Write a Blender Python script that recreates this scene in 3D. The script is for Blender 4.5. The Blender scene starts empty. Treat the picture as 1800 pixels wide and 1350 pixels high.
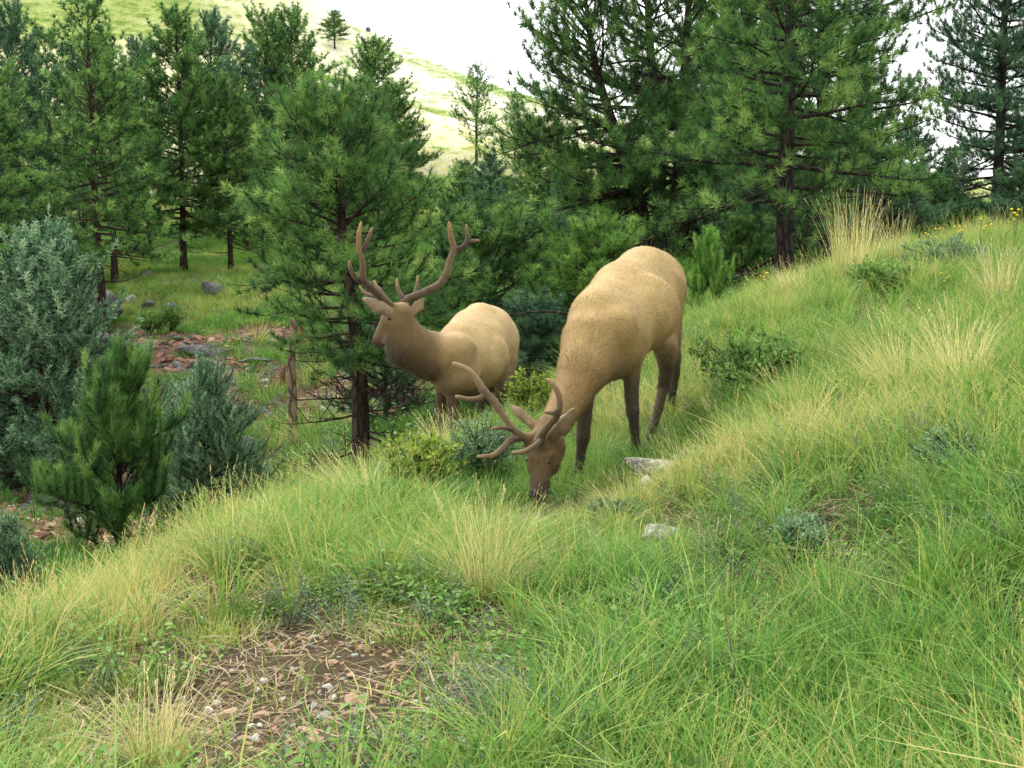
import bpy, math
import numpy as np
from math import radians

# ------------------------------------------------------------------ scene, camera, world, sun, exposure
S = bpy.context.scene
COL = S.collection
F_PX = 2344.0                      # focal length in photo pixels (1800 wide)
PITCH = math.atan((675 - 430) / F_PX)
CP, SP = math.cos(PITCH), math.sin(PITCH)

cam_d = bpy.data.cameras.new('camera')
cam_d.sensor_width = 36.0
cam_d.lens = 36.0 * F_PX / 1800.0
cam_d.clip_start, cam_d.clip_end = 0.05, 3000.0
cam = bpy.data.objects.new('camera', cam_d)
cam.location = (0, 0, 0)
cam.rotation_euler = (math.pi / 2 - PITCH, 0, 0)
COL.objects.link(cam)
S.camera = cam

SUN_ELEV, SUN_AZ = radians(52), radians(-28)     # azimuth from +Y, negative = left; behind the hill, left
world = bpy.data.worlds.new('World')
S.world = world
world.use_nodes = True
wn, wl = world.node_tree.nodes, world.node_tree.links
for n in list(wn): wn.remove(n)
wo = wn.new('ShaderNodeOutputWorld')
bg = wn.new('ShaderNodeBackground')
sky = wn.new('ShaderNodeTexSky')
sky.sky_type = 'NISHITA'
sky.sun_disc = False
sky.sun_elevation = SUN_ELEV
sky.sun_rotation = SUN_AZ
sky.air_density, sky.dust_density, sky.ozone_density = 1.0, 3.0, 1.0
cloud = wn.new('ShaderNodeMix')              # an even layer of thin bright cloud over the clear sky
cloud.data_type = 'RGBA'
cloud.inputs['Factor'].default_value = 0.80
cloud.inputs['B'].default_value = (12.8, 13.0, 12.9, 1)
wl.new(sky.outputs['Color'], cloud.inputs['A'])
wl.new(cloud.outputs['Result'], bg.inputs['Color'])
bg.inputs['Strength'].default_value = 0.07
wl.new(bg.outputs['Background'], wo.inputs['Surface'])

sun_d = bpy.data.lights.new('sun', 'SUN')
sun_d.energy = 1.5
sun_d.angle = radians(22)
sun_d.color = (1.0, 0.95, 0.85)
sun = bpy.data.objects.new('sun', sun_d)
COL.objects.link(sun)
sdir = np.array([math.sin(SUN_AZ) * math.cos(SUN_ELEV), math.cos(SUN_AZ) * math.cos(SUN_ELEV), math.sin(SUN_ELEV)])
from mathutils import Vector
sun.rotation_euler = Vector(sdir).to_track_quat('Z', 'Y').to_euler()
sun.location = Vector(sdir) * 40

vs = S.view_settings
vs.view_transform = 'Standard'
vs.look = 'None'
vs.exposure = 1.62
vs.gamma = 1.0
vs.use_curve_mapping = False
cy = S.cycles
cy.max_bounces = 4
cy.diffuse_bounces = 2
cy.glossy_bounces = 2
cy.transmission_bounces = 3
cy.transparent_max_bounces = 4
cy.use_denoising = True
cy.denoising_prefilter = 'NONE'
cy.filter_width = 1.5
cy.sample_clamp_indirect = 4.0
cy.use_adaptive_sampling = True
cy.adaptive_threshold = .025

# ------------------------------------------------------------------ helpers
def ray(u, v):
    a, b = (u - 900) / F_PX, (675 - v) / F_PX
    d = np.array([a, CP + b * SP, -SP + b * CP])
    return d / d[1]

def at(u, v, Y):                   # photo pixel + distance along +Y -> world point
    return ray(u, v) * Y

def px(Y):                         # metres per photo pixel at distance Y
    return Y / F_PX

def tag(o, label=None, cat=None, group=None, kind=None):
    if label: o['label'] = label
    if cat: o['category'] = cat
    if group: o['group'] = group
    if kind: o['kind'] = kind
    return o

def mesh_np(name, V, faces, smooth=True, **attrs):
    """V (n,3); faces = list of int arrays (m,3)/(m,4); attrs: name -> (n,) float or (n,4) colour."""
    me = bpy.data.meshes.new(name)
    V = np.asarray(V, np.float32)
    me.vertices.add(len(V))
    me.vertices.foreach_set('co', V.ravel())
    faces = [np.asarray(f, np.int32) for f in faces if len(f)]
    tot = np.concatenate([np.full(len(f), f.shape[1], np.int32) for f in faces])
    loops = np.concatenate([f.ravel() for f in faces])
    me.loops.add(len(loops))
    me.polygons.add(len(tot))
    me.loops.foreach_set('vertex_index', loops)
    start = np.concatenate([[0], np.cumsum(tot)[:-1]]).astype(np.int32)
    me.polygons.foreach_set('loop_start', start)
    if smooth:
        me.polygons.foreach_set('use_smooth', np.ones(len(tot), bool))
    me.update(calc_edges=True)
    for k, a in attrs.items():
        a = np.asarray(a, np.float32)
        if a.ndim == 2:
            at_ = me.attributes.new(k, 'FLOAT_COLOR', 'POINT')
            at_.data.foreach_set('color', a.ravel())
        else:
            at_ = me.attributes.new(k, 'FLOAT', 'POINT')
            at_.data.foreach_set('value', a)
    return me

def link(name, me, mat=None, parent=None, loc=None):
    o = bpy.data.objects.new(name, me)
    COL.objects.link(o)
    if mat and me is not None and not me.materials: me.materials.append(mat)
    if parent is not None: o.parent = parent
    if loc is not None: o.location = loc
    return o

class MB:                          # collects pieces into one mesh
    def __init__(s): s.V, s.F, s.A, s.n = [], [], {}, 0
    def add(s, V, F, **attrs):
        V = np.asarray(V, float).reshape(-1, 3)
        F = F if isinstance(F, list) else [F]
        for f in F:
            f = np.asarray(f)
            if len(f): s.F.append(f + s.n)
        for k, a in attrs.items():
            a = np.asarray(a, float)
            if a.ndim == 0: a = np.full(len(V), float(a))
            s.A.setdefault(k, []).append(a)
        s.V.append(V); s.n += len(V)
    def mesh(s, name, smooth=True):
        return mesh_np(name, np.concatenate(s.V), [f for f in s.F], smooth,
                       **{k: np.concatenate(a) for k, a in s.A.items()})

def norm(v):
    return v / (np.linalg.norm(v, axis=-1, keepdims=True) + 1e-9)

def catmull(P, n):
    P = np.asarray(P, float)
    Q = np.vstack([2 * P[0] - P[1], P, 2 * P[-1] - P[-2]])
    out = []
    for i in range(1, len(Q) - 2):
        p0, p1, p2, p3 = Q[i - 1], Q[i], Q[i + 1], Q[i + 2]
        for t in np.arange(n) / n:
            out.append(.5 * (2 * p1 + (p2 - p0) * t + (2 * p0 - 5 * p1 + 4 * p2 - p3) * t * t + (3 * p1 - p0 - 3 * p2 + p3) * t ** 3))
    out.append(P[-1])
    return np.array(out)

def tube(P, R, sides=6, cap=True):
    P = np.asarray(P, float); R = np.broadcast_to(np.asarray(R, float), (len(P),))
    T = norm(np.gradient(P, axis=0))
    ref = np.array([0.3, 0.2, 1.0]) if abs(T[0, 2]) < .8 else np.array([1.0, 0.1, 0.0])
    N = np.zeros_like(P); n = ref
    for i in range(len(P)):
        n = n - T[i] * np.dot(n, T[i]); n = n / (np.linalg.norm(n) + 1e-9); N[i] = n
    B = np.cross(T, N)
    a = np.linspace(0, 2 * np.pi, sides, endpoint=False)
    V = (P[:, None] + R[:, None, None] * (np.cos(a)[None, :, None] * N[:, None] + np.sin(a)[None, :, None] * B[:, None])).reshape(-1, 3)
    m = len(P)
    i = np.arange(m - 1)[:, None] * sides; j = np.arange(sides)[None]; k = (j + 1) % sides
    F = np.stack([i + j, i + k, i + sides + k, i + sides + j], -1).reshape(-1, 4)
    Fs = [F]
    if cap:
        V = np.vstack([V, P[0] - T[0] * R[0] * .4, P[-1] + T[-1] * R[-1] * .6])
        jj = np.arange(sides); kk = (jj + 1) % sides
        Fs.append(np.stack([kk, jj, np.full(sides, m * sides)], -1))
        o = (m - 1) * sides
        Fs.append(np.stack([o + jj, o + kk, np.full(sides, m * sides + 1)], -1))
    return V, Fs

# value noise, any number of points, for shapes
_NR = np.random.default_rng(5)
_NG = _NR.random((32, 32, 32))
def vnoise(P, scale=1.0, seed=0):
    P = np.asarray(P, float) * scale + seed * 7.31
    i = np.floor(P).astype(int); f = P - i
    f = f * f * (3 - 2 * f)
    i0 = i % 32; i1 = (i + 1) % 32
    r = 0
    for dx in (0, 1):
        for dy in (0, 1):
            for dz in (0, 1):
                w = (f[..., 0] if dx else 1 - f[..., 0]) * (f[..., 1] if dy else 1 - f[..., 1]) * (f[..., 2] if dz else 1 - f[..., 2])
                r = r + w * _NG[(i1 if dx else i0)[..., 0], (i1 if dy else i0)[..., 1], (i1 if dz else i0)[..., 2]]
    return r
def fbm(P, scale=1.0, oct=4, seed=0):
    r, a, t = 0, 1.0, 0
    for o in range(oct):
        r = r + a * vnoise(P, scale * 2 ** o, seed + o); t += a; a *= .5
    return r / t

# ------------------------------------------------------------------ node materials
def mat_new(name):
    m = bpy.data.materials.new(name); m.use_nodes = True
    nt = m.node_tree
    for n in list(nt.nodes): nt.nodes.remove(n)
    out = nt.nodes.new('ShaderNodeOutputMaterial')
    return m, nt, out
def N(nt, t, **kw):
    n = nt.nodes.new(t)
    for k, v in kw.items():
        if k in n.inputs.keys(): n.inputs[k].default_value = v
        else: setattr(n, k, v)
    return n
def ramp(nt, fac, stops):
    r = nt.nodes.new('ShaderNodeValToRGB')
    e = r.color_ramp.elements
    while len(e) < len(stops): e.new(.5)
    for el, (p, c) in zip(e, stops):
        el.position = p; el.color = (*c, 1)
    nt.links.new(fac, r.inputs['Fac'])
    return r.outputs['Color']
def mixc(nt, f, a, b, mode='MIX'):
    m = nt.nodes.new('ShaderNodeMix'); m.data_type = 'RGBA'; m.blend_type = mode
    for s, v in (('Factor', f), ('A', a), ('B', b)):
        if isinstance(v, bpy.types.NodeSocket): nt.links.new(v, m.inputs[s])
        elif isinstance(v, (int, float)): m.inputs[s].default_value = v
        else: m.inputs[s].default_value = (*v, 1)
    return m.outputs['Result']
def noise(nt, scale, detail=4, rough=.6, vec=None, coord='Object'):
    n = nt.nodes.new('ShaderNodeTexNoise')
    n.inputs['Scale'].default_value = scale; n.inputs['Detail'].default_value = detail; n.inputs['Roughness'].default_value = rough
    if vec is None:
        vec = nt.nodes.new('ShaderNodeTexCoord').outputs[coord]
    nt.links.new(vec, n.inputs['Vector'])
    return n.outputs['Fac']
def attr(nt, name, typ='GEOMETRY'):
    a = nt.nodes.new('ShaderNodeAttribute'); a.attribute_name = name; a.attribute_type = typ
    return a
def leaf_shader(nt, out, col, transl=.35, rough=.6, spec=.25, tcol=None):
    """diffuse + light through thin leaves"""
    p = N(nt, 'ShaderNodeBsdfPrincipled', Roughness=rough)
    p.inputs['Specular IOR Level'].default_value = spec
    nt.links.new(col, p.inputs['Base Color'])
    t = nt.nodes.new('ShaderNodeBsdfTranslucent')
    nt.links.new(tcol if tcol is not None else col, t.inputs['Color'])
    mx = nt.nodes.new('ShaderNodeMixShader'); mx.inputs[0].default_value = transl
    nt.links.new(p.outputs[0], mx.inputs[1]); nt.links.new(t.outputs[0], mx.inputs[2])
    nt.links.new(mx.outputs[0], out.inputs['Surface'])

def foliage_mat(name, stops, transl=.3, spec=.2):
    m, nt, out = mat_new(name)
    a = attr(nt, 'tint')
    c = ramp(nt, a.outputs['Fac'], stops)
    oi = nt.nodes.new('ShaderNodeObjectInfo')
    hv = N(nt, 'ShaderNodeHueSaturation')
    mr = N(nt, 'ShaderNodeMapRange'); mr.inputs['To Min'].default_value = .92; mr.inputs['To Max'].default_value = 1.15
    nt.links.new(oi.outputs['Random'], mr.inputs['Value'])
    nt.links.new(mr.outputs[0], hv.inputs['Value'])
    nt.links.new(c, hv.inputs['Color'])
    leaf_shader(nt, out, hv.outputs['Color'], transl, spec=spec)
    return m

def instanced_mat(name, stops, transl=.4, spec=.2):     # per-blade tint + per-instance tint
    m, nt, out = mat_new(name)
    a = attr(nt, 'tint'); b = attr(nt, 'itint', 'INSTANCER')
    ad = N(nt, 'ShaderNodeMath', operation='MULTIPLY_ADD'); ad.inputs[1].default_value = .60
    sc = N(nt, 'ShaderNodeMath', operation='MULTIPLY'); sc.inputs[1].default_value = .48
    nt.links.new(b.outputs['Fac'], sc.inputs[0])
    nt.links.new(a.outputs['Fac'], ad.inputs[0]); nt.links.new(sc.outputs[0], ad.inputs[2])
    c = ramp(nt, ad.outputs[0], stops)
    leaf_shader(nt, out, c, transl, spec=spec)
    return m

def bark_mat(name, dark, light, scale=9):
    m, nt, out = mat_new(name)
    tc = nt.nodes.new('ShaderNodeTexCoord')
    mp = nt.nodes.new('ShaderNodeMapping'); mp.inputs['Scale'].default_value = (1, 1, .35)
    nt.links.new(tc.outputs['Object'], mp.inputs['Vector'])
    v = nt.nodes.new('ShaderNodeTexVoronoi'); v.inputs['Scale'].default_value = scale; v.feature = 'DISTANCE_TO_EDGE'
    nt.links.new(mp.outputs[0], v.inputs['Vector'])
    n = noise(nt, scale * 2.3, 5, .65, mp.outputs[0])
    crack = ramp(nt, v.outputs['Distance'], [(0, (0, 0, 0)), (.22, (1, 1, 1))])
    c = mixc(nt, n, dark, light)
    c2 = mixc(nt, crack, tuple(x * .45 for x in dark), c)
    p = N(nt, 'ShaderNodeBsdfPrincipled', Roughness=.9); p.inputs['Specular IOR Level'].default_value = .15
    nt.links.new(c2, p.inputs['Base Color'])
    bp = N(nt, 'ShaderNodeBump', Strength=.9, Distance=.03)
    nt.links.new(crack, bp.inputs['Height']); nt.links.new(bp.outputs[0], p.inputs['Normal'])
    nt.links.new(p.outputs[0], out.inputs['Surface'])
    return m

def rock_mat(name, c1, c2, c3, scale=6, lichen=.5):
    m, nt, out = mat_new(name)
    a = noise(nt, scale, 6, .65); b = noise(nt, scale * 3.7, 5, .7); g = noise(nt, scale * 14, 3, .6)
    c = mixc(nt, ramp(nt, a, [(.35, (0, 0, 0)), (.65, (1, 1, 1))]), c1, c2)
    c = mixc(nt, ramp(nt, b, [(lichen, (0, 0, 0)), (lichen + .12, (1, 1, 1))]), c, c3)
    c = mixc(nt, .5, c, ramp(nt, g, [(.3, (.5, .5, .5)), (.7, (1.0, 1.0, 1.0))]), 'MULTIPLY')
    p = N(nt, 'ShaderNodeBsdfPrincipled', Roughness=.85); p.inputs['Specular IOR Level'].default_value = .2
    nt.links.new(c, p.inputs['Base Color'])
    bp = N(nt, 'ShaderNodeBump', Strength=.6, Distance=.02)
    nt.links.new(b, bp.inputs['Height']); nt.links.new(bp.outputs[0], p.inputs['Normal'])
    nt.links.new(p.outputs[0], out.inputs['Surface'])
    return m
# ------------------------------------------------------------------ terrain: one sheet through surveyed points (pixel, distance)
CTRL = np.array([
 # near slope
 (-700,1500,3.2),(-700,1250,5.2),(100,1330,3.4),(900,1335,3.1),(1750,1330,2.9),(2500,1200,2.9),
 (100,1195,4.6),(450,1145,4.7),(1000,1060,4.8),(1750,1000,4.0),(1400,1080,4.2),(2500,700,6),
 (0,1150,5.2),(200,1062,6.0),(400,962,7.3),(620,868,10.0),(800,806,12.2),
 (700,930,7.0),(945,905,7.5),(1014,858,8.2),(1121,820,8.45),(1130,808,8.95),(1177,755,9.75),(870,778,13.4),
 (1100,945,6.0),(1350,900,5.6),(1750,700,6.8),(1500,700,8.0),(1350,640,10.0),(1750,550,9.8),(1600,500,12.5),
 (930,738,13.5),(1000,685,13.8),(1200,585,14.0),(1380,520,14.5),(1600,450,15.0),(1800,425,15.0),(2300,380,15.5),
 # beyond the brow
 (0,1290,7.5),(200,1150,9),(400,1040,11),(620,960,13.5),(800,880,15.5),
 (1000,740,16.5),(1200,640,17),(1380,560,18),(1600,475,19),(1800,445,19),
 (1380,535,21),(1140,470,30),(1720,425,30),(1460,490,25),
 # gully and opposite bank
 (-400,1020,17),(0,965,17),(50,915,22),(190,985,18),(340,935,22),(450,850,30),(620,900,18),(560,850,24),
 (514,785,32),(420,640,42),(300,590,46),(200,575,50),(100,560,50),(0,540,52),(320,478,62),(405,480,62),(210,490,60),
 (430,441,76),(470,437,78),(150,435,75),(0,425,75),(600,470,60),(-500,500,60),
 (750,610,40),(750,470,60),(900,540,30),(900,470,45),(1040,500,24),(1040,440,60),
 # far hill
 (300,380,95),(450,250,125),(450,195,140),(100,200,150),(300,120,165),(300,40,195),(60,40,195),(300,-120,240),(450,90,185),
 (800,350,95),(780,280,125),(700,205,160),(850,190,190),(760,170,190),
 (560,20,230),(640,56,230),(760,108,230),(910,160,230),(1000,190,230),
 (640,160,330),(910,240,330),(300,-130,300),(300,-20,420),
 (1200,350,80),(1300,310,150),(1150,225,230),(1300,262,230),(1590,300,230),(1800,330,220),
 (1300,340,350),(1800,375,350),(1600,400,60),(1800,400,60),
 (-500,300,120),(-500,0,220),(-1200,400,100),(2400,350,100),(2400,340,230),(-1200,100,250),
 (-500,380,600),(900,400,600),(2300,410,600),(300,250,600),
], float)

def _w(Y): return np.sqrt(Y * Y + 4.0)
def _m(Y): return np.where(Y > 0, np.log(_w(np.maximum(Y, 0))), np.log(2) + Y * .22)
_cr = np.array([ray(u, v) * Y for u, v, Y in CTRL])
_extra = np.array([(0, 0, -1.22), (-1.5, .5, -1.5), (1.5, .5, -.85), (0, -4, -1.15), (4, -3, -.3), (-4, -3, -2.1), (4, 2, -.4), (-4, 2, -2.2)])
_cr = np.vstack([_cr, _extra])
def _wx(Y): return np.where(Y > 0, _w(np.maximum(Y, 0)), 2 - .8 * Y)
def _coords(x, Y): return np.stack([x / _wx(Y) * 2.2, _m(Y)], -1)
_cq = _coords(_cr[:, 0], _cr[:, 1]); _cv = _cr[:, 2] / _wx(_cr[:, 1])
def _U(r2): return .5 * r2 * np.log(r2 + 1e-12)
def _solve():
    n = len(_cq)
    d2 = ((_cq[:, None] - _cq[None]) ** 2).sum(-1)
    K = _U(d2) + np.eye(n) * 2e-3
    P = np.hstack([np.ones((n, 1)), _cq])
    A = np.zeros((n + 3, n + 3)); A[:n, :n] = K; A[:n, n:] = P; A[n:, :n] = P.T
    return np.linalg.solve(A, np.concatenate([_cv, np.zeros(3)]))
_sol = _solve()
def ground_smooth(x, Y):
    x, Y = np.broadcast_arrays(np.asarray(x, float), np.asarray(Y, float))
    sh = x.shape; q = _coords(x.ravel(), Y.ravel())
    out = np.empty(len(q))
    for s in range(0, len(q), 20000):
        c = q[s:s + 20000]
        d2 = ((c[:, None] - _cq[None]) ** 2).sum(-1)
        out[s:s + 20000] = _U(d2) @ _sol[:-3] + _sol[-3] + c @ _sol[-2:]
    return out.reshape(sh) * _wx(Y)
def ground(x, Y):
    x, Y = np.broadcast_arrays(np.asarray(x, float), np.asarray(Y, float))
    z = ground_smooth(x, Y)
    P = np.stack([x, Y, np.zeros_like(x)], -1)
    z = z + (fbm(P, 1.3, 3, 3) - .5) * .10 + (fbm(P, .25, 3, 9) - .5) * np.clip((Y - 16) / 20, 0, 1) * .7
    return z + (fbm(P, .05, 3, 12) - .5) * np.clip((Y - 70) / 60, 0, 1) * 3.0
def hit(u, v, y0=1.5, y1=300):     # where the sight line through a pixel meets the ground
    Ys = np.exp(np.linspace(math.log(y0), math.log(y1), 1500))
    d = ray(u, v)
    g = ground(d[0] * Ys, Ys) - d[2] * Ys
    i = np.argmax(g > 0)
    if g[i] <= 0: i = len(Ys) - 1
    return np.array([d[0] * Ys[i], Ys[i], ground(d[0] * Ys[i], Ys[i]) + 0.0])

# broken rock bands and raw earth on the opposite bank (world polylines)
BANDS = [np.array([hit(u, v, 14)[:2] for u, v in L]) for L in (
    [(190, 592), (270, 600), (350, 604), (420, 596), (490, 592)], [(290, 634), (370, 648), (460, 655)], [(560, 700), (640, 704), (720, 712)],
    [(330, 700), (400, 720), (470, 730)], [(0, 905), (60, 900), (130, 893)], [(0, 872), (60, 862), (120, 858)], [(270, 905), (330, 925)])]
def band(x, y):                     # 1 on a band, 0 away from it
    b = np.zeros(np.shape(x))
    for L in BANDS:
        for p, q in zip(L[:-1], L[1:]):
            d = q - p; t = np.clip(((x - p[0]) * d[0] + (y - p[1]) * d[1]) / (d @ d), 0, 1)
            r = np.hypot(x - p[0] - t * d[0], (y - p[1] - t * d[1])) / (.024 * p[1])
            b = np.maximum(b, np.clip(1.6 - r, 0, 1))
    return b
def raw_bank(x, y):                 # the raw red bank at the lower left of the gully
    return np.clip(np.minimum(np.minimum((y - 17.5) / 1.5, (25.5 - y) / 1.5), (-5.6 - x) / .8), 0, 1) * (x > -13)
def build_terrain():
    Y = np.concatenate([np.linspace(-9, 1.6, 26), np.exp(np.linspace(math.log(2), math.log(700), 400))])
    s = np.concatenate([np.linspace(-1.6, -.5, 40, endpoint=False), np.linspace(-.5, .5, 340), np.linspace(.5, 1.6, 41)[1:]])
    YY, SS = np.meshgrid(Y, s, indexing='ij')
    XX = SS * _wx(YY)
    ZZ = ground(XX, YY)
    V = np.stack([XX, YY, ZZ], -1).reshape(-1, 3)
    m, n = YY.shape
    i = np.arange(m - 1)[:, None] * n; j = np.arange(n - 1)[None]
    Fq = np.stack([i + j, i + j + 1, i + n + j + 1, i + n + j], -1).reshape(-1, 4)
    # colour of the soil and low sward, zone by zone; far hill also whitened for sunlight
    x, y = V[:, 0], V[:, 1]
    P = np.stack([x, y, 0 * x], -1)
    near = np.array([.060, .046, .028]); midg = np.array([.060, .085, .026]); straw = np.array([.50, .50, .31]); red = np.array([.125, .066, .045])
    hillg = np.array([.25, .31, .09])
    def sm(a, b, t): t = np.clip((t - a) / (b - a), 0, 1); return (t * t * (3 - 2 * t))[:, None]
    c = near[None] * np.ones((len(V), 1))
    f_mid = sm(14, 24, y)
    n1 = fbm(P, .12, 4, 2)[:, None]
    cm = midg * (1 - .8 * np.clip((n1 - .5) * 5, 0, 1)) + np.array([.12, .105, .045]) * .8 * np.clip((n1 - .5) * 5, 0, 1)
    c = c * (1 - f_mid) + cm * f_mid
    # bare red earth in the gully
    d_g = np.exp(-(((y - 33) / 13) ** 2)) * np.exp(-(((x + 7) / 9) ** 2))
    f_red = np.clip((fbm(P, .42, 4, 21) - .44) * 9, 0, 1) * np.clip(d_g * 1.6, 0, 1)
    d_b = np.exp(-(((y - 21.5) / 4.2) ** 2)) * np.exp(-(((x + 7.8) / 3.2) ** 2))
    f_red = np.clip(np.maximum(f_red, d_b * np.clip((fbm(P, .8, 3, 5) - .18) * 6, 0, 1)), 0, 1)[:, None]
    c = c * (1 - f_red) + red * f_red
    f_w = (np.clip(raw_bank(x + (fbm(P, .7, 3, 75) - .5) * 2, y + (fbm(P, .7, 3, 76) - .5) * 3), 0, 1) * .9)[:, None]
    c = c * (1 - f_w) + (red * 1.15) * f_w
    f_b = (np.clip(band(x + (fbm(P, .8, 3, 70) - .5) * 1.6, y + (fbm(P, .8, 3, 71) - .5) * 2.4) * 1.4, 0, 1))[:, None]
    c = c * (1 - f_b) + (red * .8 + np.array([.02, .02, .02]) * (fbm(P, 1.5, 3, 72)[:, None])) * f_b
    f_hill = sm(85, 150, y)
    n2 = fbm(np.stack([x * .35, y, 0 * x], -1), .07, 5, 31)[:, None]
    ch = straw * np.clip((n2 - .38) * 7, 0, 1) + hillg * (1 - np.clip((n2 - .38) * 7, 0, 1))
    pale = sm(130, 215, y) * sm(-55, -5, x)  # whitens the far right slope, standing in for overexposing sunlight
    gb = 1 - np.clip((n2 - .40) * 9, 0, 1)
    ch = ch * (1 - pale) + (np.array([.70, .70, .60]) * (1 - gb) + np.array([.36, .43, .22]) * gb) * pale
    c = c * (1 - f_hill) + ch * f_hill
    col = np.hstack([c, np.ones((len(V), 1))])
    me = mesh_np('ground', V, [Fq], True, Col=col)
    m_, nt, out = mat_new('ground')
    base = attr(nt, 'Col').outputs['Color']
    geo = nt.nodes.new('ShaderNodeNewGeometry').outputs['Position']
    a = noise(nt, 2.2, 8, .7, geo); b = noise(nt, 23, 5, .7, geo)
    c1 = mixc(nt, .75, base, ramp(nt, a, [(.3, (.45, .45, .45)), (.7, (1.25, 1.2, 1.1))]), 'MULTIPLY')
    c2 = mixc(nt, .7, c1, ramp(nt, b, [(.3, (.5, .48, .45)), (.72, (1.3, 1.25, 1.15))]), 'MULTIPLY')
    p = N(nt, 'ShaderNodeBsdfPrincipled', Roughness=.95); p.inputs['Specular IOR Level'].default_value = .1
    nt.links.new(c2, p.inputs['Base Color'])
    bp = N(nt, 'ShaderNodeBump', Strength=.7, Distance=.03)
    nt.links.new(b, bp.inputs['Height']); nt.links.new(bp.outputs[0], p.inputs['Normal'])
    nt.links.new(p.outputs[0], out.inputs['Surface'])
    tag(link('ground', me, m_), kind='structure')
build_terrain()
# ------------------------------------------------------------------ elk: one continuous body from a smooth distance field
def sd_cone(P, a, b, ra, rb):
    ab = b - a; L2 = (ab @ ab) + 1e-9
    t = np.clip(((P - a) @ ab) / L2, 0, 1)
    return np.linalg.norm(P - a - t[..., None] * ab, axis=-1) - (ra + (rb - ra) * t)
def sd_flat(P, a, b, ra, rb, n, sq):          # flattened cone: squeezed by sq along n (ears, thighs)
    c = (a + b) / 2
    def f(Q): return Q + ((Q - c) @ n)[..., None] * n * (sq - 1)
    return sd_cone(f(P), f(a), f(b), ra, rb) / sq ** .5

def surface_nets(f, h, o):
    neg = f < 0
    s = [slice(None, -1), slice(1, None)]
    cnt = np.zeros(tuple(d - 1 for d in f.shape), np.int8)
    for i in (0, 1):
        for j in (0, 1):
            for k in (0, 1): cnt += neg[s[i], s[j], s[k]]
    act = (cnt > 0) & (cnt < 8)
    ci = np.argwhere(act)
    idx = np.full(act.shape, -1, np.int64); idx[act] = np.arange(len(ci))
    acc = np.zeros((len(ci), 3)); num = np.zeros(len(ci))
    C = [(0, 0, 0), (0, 0, 1), (0, 1, 0), (0, 1, 1), (1, 0, 0), (1, 0, 1), (1, 1, 0), (1, 1, 1)]
    for a in range(8):
        for b in range(a + 1, 8):
            da = np.array(C[b]) - np.array(C[a])
            if np.abs(da).sum() != 1: continue
            pa, pb = ci + np.array(C[a]), ci + np.array(C[b])
            fa, fb = f[tuple(pa.T)], f[tuple(pb.T)]
            m = (fa < 0) != (fb < 0)
            t = np.where(m, fa / np.where(m, fa - fb, 1), 0)
            acc += m[:, None] * (np.array(C[a]) + t[:, None] * da); num += m
    V = (ci + acc / num[:, None]) * h + o
    Q = []
    for ax in range(3):
        sl0 = [slice(None)] * 3; sl1 = [slice(None)] * 3
        sl0[ax] = slice(None, -1); sl1[ax] = slice(1, None)
        ch = neg[tuple(sl0)] != neg[tuple(sl1)]
        e = np.argwhere(ch)
        b, c = [(1, 2), (2, 0), (0, 1)][ax]
        e = e[(e[:, b] > 0) & (e[:, c] > 0) & (e[:, b] < act.shape[b]) & (e[:, c] < act.shape[c])]
        def cell(db, dc):
            q = e.copy(); q[:, b] -= db; q[:, c] -= dc
            return idx[tuple(q.T)]
        quad = np.stack([cell(1, 1), cell(0, 1), cell(0, 0), cell(1, 0)], -1)
        flip = ~neg[tuple(e.T)]
        quad[flip] = quad[flip][:, ::-1]
        Q.append(quad)
    return V, np.concatenate(Q)

def smooth_mesh(V, Q, it=3, lam=.5):
    E = np.unique(np.sort(np.concatenate([Q[:, [0, 1]], Q[:, [1, 2]], Q[:, [2, 3]], Q[:, [3, 0]]]), axis=1), axis=0)
    deg = np.bincount(E.ravel(), minlength=len(V)).astype(float)[:, None]
    for k in range(it):
        for l in (lam, -lam * .9):
            A = np.stack([np.bincount(E[:, 0], V[E[:, 1], d], len(V)) + np.bincount(E[:, 1], V[E[:, 0], d], len(V)) for d in range(3)], -1)
            V = V + l * (A / np.maximum(deg, 1) - V)
    return V

def vert_normals(V, Q):
    n = np.cross(V[Q[:, 2]] - V[Q[:, 0]], V[Q[:, 3]] - V[Q[:, 1]])
    return norm(np.stack([sum(np.bincount(Q[:, c], n[:, d], len(V)) for c in range(4)) for d in range(3)], -1))

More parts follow.
